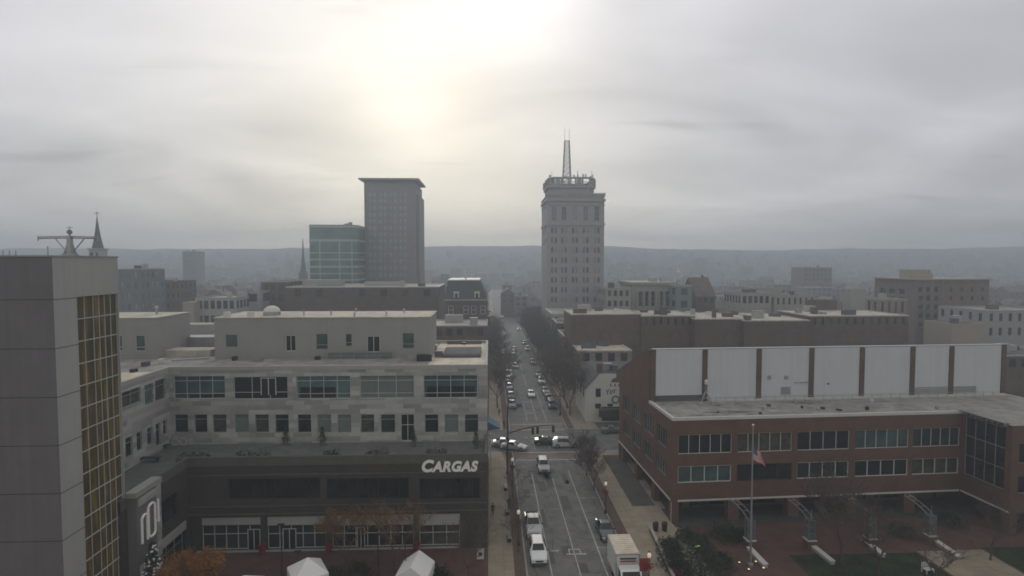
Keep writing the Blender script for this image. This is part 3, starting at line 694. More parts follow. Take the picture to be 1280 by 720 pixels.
# ------------------------------------------------------------------ red brick civic block on the right
def civic():
    rz = R(2.7)
    c = gz(839, 655, 0); F = Fr(c.x, c.y, rz)
    root = thing('civic_building', 'red brick three-storey civic block with ribbon windows and a tall white panelled roof wall', 'civic building', (c.x, c.y, 0), rz)
    zr = F.y(842, 523).z; zo = F.y(850, 627).z
    Wd = F.y(1202, 560).x; D = 24.0; DR = F.z(1000, 497, zr).y
    def o(x0, x1, y0, y1): return F.op(x0, x1, y0, y1)
    xs = [(848, 915), (922, 990), (997, 1062), (1069, 1136), (1141, 1202)]
    ztop = [o(848, 915, 543, 567), o(848, 915, 582, 603)]
    row1, row2 = [], []
    for k, (x0, x1) in enumerate(xs):
        a = F.y(x0, 555).x; b = min(F.y(x1, 555).x, Wd - .3)
        row1.append((a, b, ztop[0][2], ztop[0][3])); row2.append((a, b, ztop[1][2], ztop[1][3]))
    # side (street) face windows
    zz1, zz2 = ztop[0], ztop[1]
    sd = [(D - 20.5 + 5 * k, D - 16.3 + 5 * k) for k in range(4)]
    side1 = [(D - b, D - a, zz1[2], zz1[3]) for a, b in ((2, 5.6), (7, 11), (12.5, 16.5), (18, 21.5))]
    side2 = [(q[0], q[1], zz2[2], zz2[3]) for q in side1]
    mb = MB(); wall(mb, (0, 0, 0), (1, 0, 0), Wd, zo, zr, row1 + row2, .2); wall(mb, (0, D, 0), (0, -1, 0), D, zo, zr, side1 + side2, .2)
    wall(mb, (Wd + 16, D, 0), (-1, 0, 0), Wd + 16, 0, zr)
    mb.face([(0, 0, zo), (0, D, zo), (Wd, D, zo), (Wd, 0, zo)])
    mb.build('wall', M['brick'], root)
    for k, q in enumerate(row1): window(root, (0, 0, 0), (1, 0, 0), q, [5, 5, 4, 5, 5][k], 1, .2, 'glassd' if k != 3 else 'glass', 'trim', .07)
    for k, q in enumerate(row2): window(root, (0, 0, 0), (1, 0, 0), q, [4, 4, 4, 4, 4][k], 1, .2, ['glass', 'glassb', 'glassd', 'glassd', 'glassd'][k], 'trim' if k != 1 else 'dark', .11)
    for q in side1 + side2: window(root, (0, D, 0), (0, -1, 0), q, 4, 1, .2, 'glassd', 'frame', .07)
    MB().box(.8, Wd - .2, -.08, -.002, zo, zo + .22).build('front_band', M['trim'], root)
    MB().box(-.08, -.002, .3, D, zo, zo + .22).build('side_band', M['trim'], root)
    MB().box(.1, Wd + 16, -1.2, 4, H + .004, H + .02).build('arcade_shade_floor', M['darkpave_shade'], root)  # dark sheet: shade under the overhang put into the floor colour
    # recessed ground floor
    mb = MB(); wall(mb, (3, 4, 0), (1, 0, 0), Wd - 3, 0, zo, [(1 + 6.6 * k, 6.4 + 6.6 * k, .4, 3.4) for k in range(5)], .1); wall(mb, (3, D, 0), (0, -1, 0), D - 4, 0, zo, [(2 + 5 * k, 6 + 5 * k, .4, 3.4) for k in range(3)], .1)
    mb.build('ground_floor_wall', M['brick2'], root)
    for k in range(5): window(root, (3, 4, 0), (1, 0, 0), (1 + 6.6 * k, 6.4 + 6.6 * k, .4, 3.4), 4, 1, .1, 'glassb', 'dark', .08, zrows=[.7], name='shop_window')
    for k in range(3): window(root, (3, D, 0), (0, -1, 0), (2 + 5 * k, 6 + 5 * k, .4, 3.4), 3, 1, .1, 'glassb', 'dark', .08, zrows=[.7], name='shop_window')
    px = [843] + [918, 993, 1065, 1138]
    for k, p in enumerate(px):
        x = F.y(p, 600).x; w = .75
        MB().box(max(x - w, .03), x + w if k else .95, .03, 1.2, H, zo - .003).build('pillar', M['brick'], root)
    for k in range(3): MB().box(.03, .9, 6.5 + 7.6 * k, 7.7 + 7.6 * k, H, zo - .003).build('pillar', M['brick'], root)
    MB().box(-.03, .03, -.03, .03, .13, zo).build('downpipe', M['trim'], root, (-.06, -.06, 0))
    # main roof
    MB().box(.3, Wd + 16, .3, DR + .05, zr - .25, zr - .12).build('roof', M['roofg'], root)
    p = MB(); p.box(-.06, .3, -.06, DR, zr - .3, zr + .08); p.box(.3, Wd + .1, -.06, .3, zr - .3, zr + .06); p.build('parapet', M['trim'], root)
    # tall roof storey: white panels to the front, sloping brick flank
    xp0 = F.y(816, 460, DR).x; xp1 = F.y(1256, 460, DR).x; zp = F.y(1030, 434.5, DR).z; zq = F.x(777, 468, 0).z
    zb = zr - .2
    m = MB(); m.prism_x([(DR + .02, zb), (D + 2, zb), (D + 2, zq), (DR + .9, zp - .05), (DR + .02, zp - .05)], 0.02, xp0 + .9)
    up = m.build('roof_storey', M['brick'], root)
    MB().prism_x([(DR + .02, zb), (D + 2, zb), (D + 2, zq - .3), (DR + .6, zp - .3), (DR + .02, zp - .3)], xp0 + .95, xp1).build('roof_slope', M['roofd'], up)
    cols = [816, 880.5, 948, 1013.5, 1076.5, 1139.5, 1188, 1253]
    X = [F.y(q, 460, DR).x for q in cols]
    for k, x in enumerate(X): MB().box(x - .36, x + .36, DR - .25, DR + .015, zb, zp - .06 if k not in (0, 7) else zp + .1).build('brick_pier', M['brick2'], up)
    for k in range(7): MB().box(X[k] + .37, X[k + 1] - .37, DR - .12, DR + .01, zb + (.95 if k == 0 else .25), zp).build('white_panel', M['whitepanel'], up)
    MB().box(X[0], X[7], DR - .14, DR + .7, zp + .003, zp + .12).build('coping', M['metal'], up)
    MB().box(X[0] + .4, X[1] - .4, DR - .05, DR - .001, zb, zb + .94).build('dark_base', M['roofd'], up)
    MB().box(X[1] + .4, X[7], DR - .9, DR - .3, zb, zb + .3).build('roof_kerb', M['trim'], up)
    f = lambda px, py: F.y(px, py, DR - .13)
    for (a, b, c, d, n, mt) in ((976, 988, 483, 493, 'louvre', 'metal'), (959.5, 963.5, 469.5, 474, 'vent', 'metal'), (980.5, 985, 469.5, 474, 'vent', 'metal'), (993, 1011, 477.2, 478.4, 'hood', 'metal'),
                                (1143, 1184, 484.5, 492, 'louvre', 'metal'), (1191, 1220, 484, 490.5, 'louvre', 'metal'), (1143, 1184, 483.6, 484.6, 'hood', 'dark'), (1191, 1220, 483, 484, 'hood', 'dark'), (1034.3, 1036, 478.5, 480.5, 'vent', 'dark')):
        q = f(a, d); r = f(b, c)
        m = MB(); 
        if n == 'louvre':
            k = max(3, int((r.z - q.z) / .16))
            for i in range(k): z0 = q.z + (r.z - q.z) * i / k; m.box(q.x, r.x, DR - .2, DR - .121, z0, z0 + .09)
        else: m.box(q.x, r.x, DR - .24, DR - .121, q.z, r.z)
        m.build(n, M[mt], up)
    m = MB()
    for k in range(30): x = X[1] + 1 + (X[7] - X[1] - 4) * k / 29; m.box(x - .025, x + .025, DR - 1.6, DR - 1.55, zb, zb + .85)
    m.box(X[1] + 1, X[7] - 3, DR - 1.6, DR - 1.55, zb + .85, zb + .9); m.build('roof_railing', M['metal'], root)
    MB().box(Wd - 11, Wd - .5, .31, .45, zr - .115, zr + .02).build('roof_pipe', M['metal'], root)
    rc = random.Random(8)
    for k in range(14):
        x, y = rc.uniform(4, Wd - 2), rc.uniform(1.2, DR - 2.4); h = rc.uniform(.15, .5); w_ = rc.uniform(.15, .55)
        MB().box(x, x + w_, y, y + w_, zr - .118, zr - .118 + h).build('roof_vent', M[rc.choice(['metal', 'roofd', 'trim', 'dark'])], root)
    st = MB()
    for k in range(22):
        x, y = rc.uniform(2, Wd - 3), rc.uniform(1, DR - 2); a_, b_ = rc.uniform(.5, 2.6), rc.uniform(.2, .7)
        st.face([(x + a_ * math.cos(t) * (1 + .25 * math.sin(3 * t + k)), y + b_ * math.sin(t) * (1 + .2 * math.cos(2 * t + k)), zr - .115) for t in [2 * math.pi * i / 14 for i in range(14)]])
    st.build('roof_stain', M['roofd2'], root)
    # wing on the right: glass flank, brick end
    e = F.x(1266, 600, Wd + .3)
    yw = e.y
    mb = MB(); zg0 = F.x(1240, 607, Wd).z
    zg0 = F.y(1202, 590).z; zg1 = zr - .5
    wall(mb, (Wd, 0, 0), (0, -1, 0), -yw, zo, zr, [(.4, -yw - .8, zg0, zg1)], .2)
    wall(mb, (Wd, yw, 0), (1, 0, 0), 16, zo, zr, [(1.0, 5.5, ztop[0][2], ztop[0][3]), (1.0, 5.5, ztop[1][2], ztop[1][3])], .2)
    mb.face([(Wd, yw, zo), (Wd, 0, zo), (Wd + 16, 0, zo), (Wd + 16, yw, zo)])
    wall(mb, (Wd + 16, yw, 0), (0, 1, 0), D - yw, 0, zr)
    wg = mb.build('wing_wall', M['brick'], root)
    q = (.4, -yw - .8, zg0, zg1)
    window(wg, (Wd, 0, 0), (0, -1, 0), q, 4, 3, .2, 'glassb', 'frame', .08, name='glass_flank')
    for zt_ in ztop: window(wg, (Wd, yw, 0), (1, 0, 0), (1.0, 5.5, zt_[2], zt_[3]), 3, 1, .2, 'glassb', 'frame')
    MB().box(Wd - .08, Wd - .002, yw, -.1, zo, zo + .22).build('wing_band', M['trim'], wg)
    MB().box(Wd + .3, Wd + 16, yw + .3, .3, zr - .26, zr - .13).build('wing_roof', M['roofg'], wg)
    mm = MB(); mm.box(Wd - .5, Wd - .1, yw + .5, .6, zr + .12, zr + .22)
    for k in range(9): y = yw + .7 + (-yw - .7) * k / 8; mm.box(Wd - .45, Wd + .2, y - .05, y + .05, zr - .2, zr + .118)
    mm.box(Wd + .15, Wd + .3, yw + .5, .6, zr + .12, zr + .2); mm.build('steel_beam', M['metal'], wg)
    MB().box(Wd + .1, Wd + 1.1, yw + .05, yw + 1.0, H, zo - .003).build('pillar', M['brick'], root)
    MB().box(Wd - .2, Wd + 16, 3.5, 3.9, 0, zo).build('back_wall', M['glassb'], root)
    # antenna mast with dish on the roof
    a = F.z(882, 506, zr - .12); w = root.matrix_world
    t = thing('roof_antenna', 'small white antenna on an A-frame stand on the brick block roof', 'antenna', tuple(Matrix.Rotation(rz, 3, 'Z') @ Vector((a.x, a.y, 0)) + F.o + Z * (zr - .12)), rz)
    m = MB()
    for s in (-1, 1): m.bar((s * 1.0, -.5, .02), (0, 0, 1.9), .05); m.bar((s * 1.0, .5, .02), (0, 0, 1.9), .05); m.bar((s * 1.0, -.5, .05), (s * 1.0, .5, .05), .06)
    m.bar((-1, -.5, .05), (1, -.5, .05), .06); m.bar((-1, .5, .05), (1, .5, .05), .06); m.bar((-.5, -.25, 1), (.5, -.25, 1), .04); m.build('stand', M['metal'], t)
    MB().tube([(0, 0, 1.8), (0, 0, 3.2)], .06).build('mast', M['metal'], t)
    MB().lathe([(.05, 2.8), (.22, 2.9), (.25, 3.3), (.15, 3.5)], 10, (0, -.1)).build('antenna_head', M['white'], t)
    return F, rz, Wd, zo, zr
CF, CRZ, CW, CZO, CZR = civic()
def cw(lx, ly, z=0): return tuple(Matrix.Rotation(CRZ, 3, 'Z') @ Vector((lx, ly, 0)) + CF.o + Z * z)

# ------------------------------------------------------------------ white corner house with painted sign
def cornerhouse():
    Y = 113.5
    a = gy(733, 500, Y); X0 = 0
    root = thing('corner_house', 'white gabled corner house with painted wreath sign and dark awning across the junction', 'house', (a.x, Y, 0))
    F = Fr(a.x, Y); W = 13.0; zt = F.y(760, 467).z; ze = F.y(733, 484).z
    o = lambda *q: F.op(*q)
    ws = [o(744.5, 751, 485.5, 496.5), o(744, 751.2, 504.5, 516.5), o(759.3, 766.2, 504.5, 516)]
    # gable wall polygon with recessed windows: rectangular part by wall(), slope by faces
    xg = F.y(748, 467).x
    mb = MB(); wall(mb, (0, 0, 0), (1, 0, 0), W, 0, ze, [q for q in ws if q[3] < ze] + [(3.2, 12.4, .2, 3.2)], .15)
    hi = [q for q in ws if q[3] >= ze]
    mb.face([(0, 0, ze), (W, 0, ze), (W, 0, zt), (xg, 0, zt)])
    wall(mb, (0, 14, 0), (0, -1, 0), 14, 0, ze, [(2 + 4 * k, 3.4 + 4 * k, 4.5, 6.7) for k in range(3)], .12)
    wall(mb, (W, 0, 0), (0, 1, 0), 14, 0, zt); wall(mb, (W, 14, 0), (-1, 0, 0), W, 0, ze)
    mb.build('wall', M['white'], root)
    for q in ws: window(root, (0, 0, 0), (1, 0, 0), q, 1, 2, .15 if q[3] < ze else -.02, 'glassb', 'dark', .1)
    for k in range(3): window(root, (0, 14, 0), (0, -1, 0), (2 + 4 * k, 3.4 + 4 * k, 4.5, 6.7), 1, 2, .12, 'glassb', 'dark', .1)
    window(root, (0, 0, 0), (1, 0, 0), (3.2, 12.4, .2, 3.2), 6, 1, .15, 'glassb', 'dark', .12, name='shop_window', zrows=[.75])
    m = MB(); m.face([(-.3, -.25, ze - .25), (xg, -.25, zt + .1), (xg, 14, zt + .1), (-.3, 14, ze - .25)]); m.face([(-.3, -.25, ze - .45), (-.3, 14, ze - .45), (xg, 14, zt - .1), (xg, -.25, zt - .1)])
    m.face([(-.3, -.25, ze - .45), (xg, -.25, zt - .1), (xg, -.25, zt + .1), (-.3, -.25, ze - .25)]); m.face([(-.3, 14, ze - .45), (-.3, -.25, ze - .45), (-.3, -.25, ze - .25), (-.3, 14, ze - .25)])
    m.box(xg, W, 0, 14, zt, zt + .1); rf = m.build('roof', M['slate'], root)
    ch = F.y(750.5, 455); MB().box(ch.x - .55, ch.x + .55, .4, 1.5, zt - .5, ch.z).build('chimney', M['brick2'], rf)
    for px, h, m_ in ((760, 1.4, 'metal'), (767, 1.0, 'roofd')):
        c = F.y(px, 465, 3); MB().box(c.x - .9, c.x + .9, 3, 4.4, zt + .1, zt + .1 + h).build('roof_unit', M[m_], rf)
    # awning
    b = F.y(741, 522).z
    m = MB(); m.prism_x([(0, b), (-1.8, 3.3), (-1.8, 2.95), (-.003, 2.95), (-.003, b)][0:4], 2.6, 12.6); m.build('awning', M['roofd'], root)
    for k, px in enumerate((745, 757, 769)):
        c = F.y(px, 534); MB().box(c.x - .5, c.x + .5, -.2, -.05, 1.5, 2.9).build('awning_light_board', M['cream'], root)  # cream colour stands for the lights under the awning, no emission
    # painted sign on the gable: arch, three red marks, script and wreath
    s = MB(); c = F.y(770, 478); pts = []
    for i in range(13): t = math.pi * i / 12; pts.append((c.x + 1.05 * math.cos(t), -.02, c.z + .95 * math.sin(t)))
    s.face(pts); s.face([(x, -.001, z) for x, _, z in pts]); s.build('painted_arch', M['roofd'], root)
    for k in range(3):
        c = F.y(763.5 + 5.2 * k, 481.5); MB().box(c.x - .14, c.x + .14, -.02, -.002, c.z - .3, c.z + .3).build('painted_mark', M['red'], root)
    cu = bpy.data.curves.new('t', 'FONT'); cu.body = 'Yor'; cu.size = 1.5; cu.extrude = .01; cu.shear = .35; cu.offset = .02
    ob = bpy.data.objects.new('t', cu); COL.objects.link(ob); bpy.context.view_layer.update()
    me = bpy.data.meshes.new_from_object(ob.evaluated_get(bpy.context.evaluated_depsgraph_get())); bpy.data.objects.remove(ob); me.materials.clear(); me.materials.append(M['dark'])
    c = F.y(756.5, 494); t = link('painted_script', me, root, (c.x, -.015, c.z)); t.rotation_euler = (math.pi / 2, R(-14), 0)
    c = F.y(769.5, 499.5); m = MB(); P = [(c.x + .72 * math.cos(2 * math.pi * i / 24), -.02, c.z + .72 * math.sin(2 * math.pi * i / 24)) for i in range(25)]
    r2 = random.Random(3)
    for i in range(24):
        m.bar(P[i], P[i + 1], .13)
    m.build('painted_wreath', M['shrub'], root)
cornerhouse()

# ------------------------------------------------------------------ generic block buildings (real depth, own windows)
def block(name, label, cat, px0, px1, ptop, Y, D, m, roofm='roofd', wr=None, wc=0, par=.5, pm='concrete', frame=None, glass='glassd', ww=.55, wh=.55, zbot=None, group=None, side=True, rz=0, extra=None, base=0, storey=3.6, sill=False):
    """front face spans px0..px1 at distance Y, top at ptop; wr rows of wc windows hang from the top"""
    a = gy(px0, ptop, Y); b = gy(px1, ptop, Y); W = b.x - a.x; zt = (a.z + b.z) / 2
    root = thing(name, label, cat, (a.x, Y, base), rz, group); zt -= base
    fo, so = [], []
    n = wr or 0
    for r in range(n):
        z1 = zt - par - .5 - storey * r; z0 = z1 - storey * wh
        if z0 < .5: break
        for c in range(wc):
            cwid = (W - .8) / wc; x = .4 + cwid * (c + .5); fo.append((x - cwid * ww / 2, x + cwid * ww / 2, z0, z1))
        if side:
            k = max(1, int(D / (W / max(1, wc))))
            k = min(k, 6)
            for c in range(k): y = D * (c + .5) / k; so.append((y - D / k * ww / 2, y + D / k * ww / 2, z0, z1))
    left = (px0 + px1) / 2 > 612
    rc = random.Random(int(px0 * 7 + Y))
    if W > 6 and D > 7:
        for q in range(rc.randint(1, 3)):
            ux, uy, uw = rc.uniform(1, W - 3), rc.uniform(1.5, D - 3), rc.uniform(.6, min(4, W * .3))
            MB().box(ux, ux + uw, uy, uy + rc.uniform(.8, 2), zt - par, zt - par + rc.uniform(.9, 2.4)).build('roof_unit', M[rc.choice(['metal', 'concrete', 'roofd', 'brick2'])], root)
    boxwalls(root, W, D, 0, zt, m, fo, so if left else (), so if not left else (), .15)
    flatroof(root, W, D, zt, roofm, par, pm)
    for q in fo: window(root, (0, 0, 0), (1, 0, 0), q, 1, 1, .15, glass, frame, sill=sill)
    for q in so:
        if left: window(root, (0, D, 0), (0, -1, 0), q, 1, 1, .15, glass, frame)
        else: window(root, (W, 0, 0), (0, 1, 0), q, 1, 1, .15, glass, frame)
    return root, W, zt, a.x
def rooftop(root, x0, x1, y0, y1, z0, h, m, name='roof_unit'): return MB().box(x0, x1, y0, y1, z0, z0 + h).build(name, M[m], root)

# --- street-side buildings beyond the crossing
r_, W_, z_, _ = block('brick_shop', 'low tan shop building with bright flat roof behind the white corner house', 'shop', 723, 790, 438, 140, 18, 'tanbrick', 'roofb', 2, 4, .15, 'trim', storey=4)
rooftop(r_, 3, 5, 8, 10, z_ - .15, .9, 'metal')
for i, (Y, D, X, h, m, rm, lab, wc) in enumerate(((162, 16, 21.8, 11.5, 'tanbrick', 'roofd', 'narrow tan terrace building on the right of the street past the bright roof', 4),
        (180, 14, 21.8, 13.5, 'brick', 'roofd', 'red brick terrace building on the right of the street near the stone tower', 4),
        (196, 22, 21.8, 15, 'limestone', 'roofg', 'pale stone shop building just in front of the stone tower base', 5))):
    t = thing('terrace_building', lab, 'shop', (X, Y, 0)); W = 15
    lo = [(D * (c + .2) / 3, D * (c + .75) / 3, 4 + 3.6 * r, 6 + 3.6 * r) for c in range(3) for r in range(2)]
    fo = [(1 + 3.5 * c, 2.6 + 3.5 * c, h - 3.2, h - 1.2) for c in range(4)]
    boxwalls(t, W, D, 0, h, m, fo, lo); flatroof(t, W, D, h, rm, .4, 'trim')
    for q in lo: window(t, (0, D, 0), (0, -1, 0), q, 1, 2, .15, 'glassd', 'trim')
    for q in fo: window(t, (0, 0, 0), (1, 0, 0), q, 1, 2, .15, 'glassd', 'trim')
# left of street beyond the crossing
r_, W_, z_, _ = block('flat_shop', 'low building with pale roof box and dark flat roof behind the office skylights', 'shop', 527, 609, 407, 150, 16, 'brick2', 'roof', 1, 6, .3, 'concrete')
rooftop(r_, 5.5, 10.5, 9, 13, z_ - .3, 2.2, 'stucco')
def mansard():
    Y = 178; a = gy(556, 376, Y); b = gy(609, 376, Y); W = b.x - a.x; ze = a.z; zt = gy(580, 351, Y + 3).z
    t = thing('mansard_building', 'brick building with green mansard roof and pale dormers left of the street', 'building', (a.x, Y, 0)); D = 26
    fo = [(W * f - .8, W * f + .8, ze - 4.3, ze - 1.6) for f in (.14, .5, .68, .9)]
    ro = [(3 + 5 * k, 4.6 + 5 * k, ze - 4.3, ze - 1.6) for k in range(4)]
    boxwalls(t, W, D, 0, ze, 'brick2', fo, (), ro)
    for q in fo: window(t, (0, 0, 0), (1, 0, 0), q, 1, 2, .15, 'glass', 'trim', .15)
    for q in ro: window(t, (W, 0, 0), (0, 1, 0), q, 1, 2, .15, 'glass', 'trim', .15)
    MB().box(-.3, W + .3, -.3, D + .3, ze, ze + .5).build('cornice', M['limestone'], t)
    m = MB(); i = 2.6; lo = [(-.1, -.1), (W + .1, -.1), (W + .1, D + .1), (-.1, D + .1)]; hi = [(i * .3, i), (W - i, i), (W - i, D - i), (i * .3, D - i)]
    for k in range(4):
        p, q = lo[k], lo[(k + 1) % 4]; r, s = hi[(k + 1) % 4], hi[k]; m.face([(*p, ze + .5), (*q, ze + .5), (*r, zt), (*s, zt)])
    rf = m.build('mansard_roof', M['copper'], t)
    MB().box(.6, W - i + .2, i - .2, D - i + .2, zt, zt + .4).build('roof_cap', M['trim'], rf)
    for f in (.27, .76):
        x = W * f; d = MB().box(x - .8, x + .8, .15, 2.2, ze + .6, ze + 2.6); d.prism([(x - .95, .05), (x + .95, .05), (x + .95, 2.4), (x - .95, 2.4)], ze + 2.6, ze + 2.9)
        dm = d.build('dormer', M['trim'], t); MB().box(x - .4, x + .4, .10, .149, ze + .8, ze + 2.3).build('pane', M['glassd'], dm)
    MB().bar((W * .48, 6, zt + .3), (W * .48, 6, zt + 5), .25).build('flag_spike', M['trim'], rf)
mansard()
# long dark flat building with a bright roof edge
r_, W_, z_, x_ = block('department_store', 'long dark flat building with bright roof edge in front of the two glass towers', 'store', 357, 548, 358.5, 205, 30, 'brick2', 'roof', 1, 7, .3, 'trim', storey=5, ww=.3)
rooftop(r_, 2, 16, 12, 20, z_ - .3, 2.4, 'stucco'); rooftop(r_, 25, 40, 14, 20, z_ - .3, 1.5, 'concrete')
block('brick_annex', 'dark brick annex with rounded light roof edge left of the long flat building', 'building', 326, 357, 352, 208, 26, 'brick2', 'roofd', 2, 3, .4, 'concrete', storey=4)

M['towerstone'] = bricks('tower_limestone', (.33, .33, .325), (.30, .30, .297), (.25, .25, .247), 1.2, .55, .008, amt=.1)
M['paleglass'] = glassmat('pale_tower_glass', (.30, .335, .34), rough=.15, amt=.35); M['softglass'] = glassmat('soft_tower_glass', (.13, .155, .16), rough=.2, amt=.4)  # paleglass: reflection painted as pale colour; softglass: colour lightened to imitate haze
# --- Tall towers
def stonetower():
    Y = 230; a = gy(684, 243, Y); b = gy(755.5, 243, Y); W = b.x - a.x; zt = a.z; D = 24
    t = thing('stone_tower', 'tall pale stone office tower with set-back crown and lattice mast by the street', 'tower', (a.x, Y, 0))
    F = Fr(a.x, Y)
    fo = []
    for py in (288, 300.3, 312.6, 325, 337.5, 350, 362.3, 374.5, 387):
        for cx in (692.5, 705, 718.5, 732, 746):
            for s in (-2.3, 2.3): fo.append(F.op(cx + s - 1.35, cx + s + 1.35, py - 3.4, py + 3.4))
    top = [F.op(cx - 3, cx + 3, 258, 276) for cx in (692.5, 705, 718.5, 732, 746)]
    so = []
    for py in (290, 315, 340, 365): pass
    lo = [(3 + 4.2 * k, 4.6 + 4.2 * k, zt - 16 - 4.1 * r, zt - 13.8 - 4.1 * r) for k in range(5) for r in range(2)]
    boxwalls(t, W, D, 0, zt, 'towerstone', fo + top, lo, (), .25)
    for q in fo: window(t, (0, 0, 0), (1, 0, 0), q, 1, 1, .25, 'softglass', None)
    for q in top: window(t, (0, 0, 0), (1, 0, 0), q, 2, 3, .25, 'softglass', 'frame', .15, name='arched_window')
    for q in lo: window(t, (0, D, 0), (0, -1, 0), q, 1, 1, .25, 'softglass', None)
    for py, h, e in ((250, 1.0, .5), (280.5, .8, .35), (245, .5, .3), (256, .4, .2)):
        z = F.y(718, py).z; MB().box(-e, W + e, -e, D + e, z - h / 2, z + h / 2).build('cornice', M['towerstone'], t)
    m = MB()
    for k in range(26): x = W * k / 25; m.box(x - .25, x + .25, -.5, -.25, zt + .0, zt + .7)
    m.box(-.4, W + .4, -.4, .0, zt - .3, zt + .35); m.build('cresting', M['towerstone'], t)
    MB().box(0, W, 0, D, zt - .02, zt + .02).build('roof', M['roofd'], t)
    # crown storey: drum with open colonnade
    x0, x1 = F.y(687, 232).x, F.y(745, 232).x; z1 = F.y(716, 231).z; z2 = F.y(716, 220).z; d0 = 2.2; d1 = D - 2.2
    ch = 2.2
    P = [(x0 + ch, d0), (x1 - ch, d0), (x1, d0 + ch), (x1, d1 - ch), (x1 - ch, d1), (x0 + ch, d1), (x0, d1 - ch), (x0, d0 + ch)]
    cr = MB().prism(P, zt + .02, z1).build('crown', M['towerstone'], t)
    e = .6; Q = [(x0 + ch - e, d0 - e), (x1 - ch + e, d0 - e), (x1 + e, d0 + ch - e), (x1 + e, d1 - ch), (x1 - ch, d1 + e), (x0 + ch, d1 + e), (x0 - e, d1 - ch), (x0 - e, d0 + ch - e)]
    MB().prism(Q, z1 - .9, z1).build('crown_cornice', M['towerstone'], cr)
    m = MB()
    for k in range(8):
        p, q = Vector((*P[k], 0)), Vector((*P[(k + 1) % 8], 0)); n = max(1, int((q - p).length / 2.6))
        for i in range(n): c = p + (q - p) * i / n; MB().box(c.x - .3, c.x + .3, c.y - .3, c.y + .3, z1, z2 - .5).build('column', M['towerstone'], cr)
        for i in range(n):
            if (k * 3 + i) % 3 == 0 or k in (1, 7): c = p + (q - p) * (i + .5) / n; MB().box(c.x - 1.0, c.x + 1.0, c.y - .2, c.y + .2, z1, z2 - .5).build('infill_panel', M['towerstone'], cr)
    m = MB()
    for k in range(8): p, q = P[k], P[(k + 1) % 8]; m.bar((*p, z2 - .4), (*q, z2 - .4), .42); m.bar((*p, z1 + 1.5), (*q, z1 + 1.5), .16)
    m.build('ring_beam', M['towerstone'], cr)
    r2 = random.Random(5); m = MB()
    for i in range(9): x = r2.uniform(x0, x1); m.box(x - .3, x + .3, d0, d0 + .4, z2, z2 + r2.uniform(.4, 1.2))
    for px in (690, 740, 722): c = F.y(px, 218, d0); m.bar((c.x, d0 + .2, z2), (c.x, d0 + .2, z2 + 2.6), .09)
    m.build('aerials', M['metal'], cr)
    # lattice mast
    c = F.y(708.5, 219, 8); zt2 = F.y(708, 176, 8).z; w0, w1 = 1.75, .95
    m = MB(); n = 9
    zz = [z1 + (zt2 - z1) * i / n for i in range(n + 1)]; ww = [w0 + (w1 - w0) * i / n for i in range(n + 1)]
    C4 = [(-1, -1), (1, -1), (1, 1), (-1, 1)]
    for i in range(n):
        for k in range(4):
            p, q = C4[k], C4[(k + 1) % 4]
            A = (c.x + p[0] * ww[i], 8 + p[1] * ww[i], zz[i]); B_ = (c.x + p[0] * ww[i + 1], 8 + p[1] * ww[i + 1], zz[i + 1]); Cc = (c.x + q[0] * ww[i + 1], 8 + q[1] * ww[i + 1], zz[i + 1])
            A2 = (c.x + q[0] * ww[i], 8 + q[1] * ww[i], zz[i])
            m.bar(A, B_, .17); m.bar(A, Cc, .09); m.bar(A2, B_, .09); m.bar(B_, Cc, .09)
    for s in (-1, 1): m.bar((c.x + s * w1, 8, zt2), (c.x + s * w1, 8, zt2 + 5), .08)
    m.build('lattice_mast', M['metal'], t)
stonetower()
def hotel():
    Y = 270; a = gy(455, 230, Y); b = gy(519.5, 230, Y); W = b.x - a.x; D = 25
    t = thing('slab_tower', 'tall brown grid-windowed tower with thin overhanging roof slab', 'tower', (a.x, Y, 0)); F = Fr(a.x, Y)
    zt = F.y(487, 229).z; zs = F.y(487, 224.5).z
    fo = []
    rows = [243.5 + 8.33 * k for k in range(13)]
    pairs = [463, 468.5, 476, 481.5, 488.5, 494, 501, 506.5]
    for py in rows:
        for cx in pairs: fo.append(F.op(cx - 1.9, cx + 1.9, py - 2.6, py + 2.6))
    boxwalls(t, W, D, 0, zt, 'tower_brick', fo, (), (), .2)
    for i, q in enumerate(fo[:96]): window(t, (0, 0, 0), (1, 0, 0), q, 1, 1, .2, 'paleglass', None)
    m = MB()
    for q in fo[96:]: m.face([(q[0], .19, q[2]), (q[1], .19, q[2]), (q[1], .19, q[3]), (q[0], .19, q[3])])
    kind(m.build('window', M['paleglass'], t), 'stuff')
    e0 = F.y(449, 226).x; e1 = F.y(524, 226).x
    MB().prism_x([(-2, zs - .2), (D + 2, zs - .2), (D + 2, zs + .5), (-2, zs + .5)], e0, e1).build('roof_slab', M['concrete'], t)
    MB().box(.8, W - .8, .8, D - .8, zt, zs - .2).build('attic', M['tower_brick'], t)
    z3 = F.y(520, 243).z; MB().box(W, W + 1.2, 3, D - 1, 0, z3).build('side_bay', M['tower_brick'], t)
M['tower_brick'] = bricks('tower_brick', (.25, .242, .235), (.225, .22, .215), (.21, .205, .2), .24, .08, .008, amt=.12)
hotel()
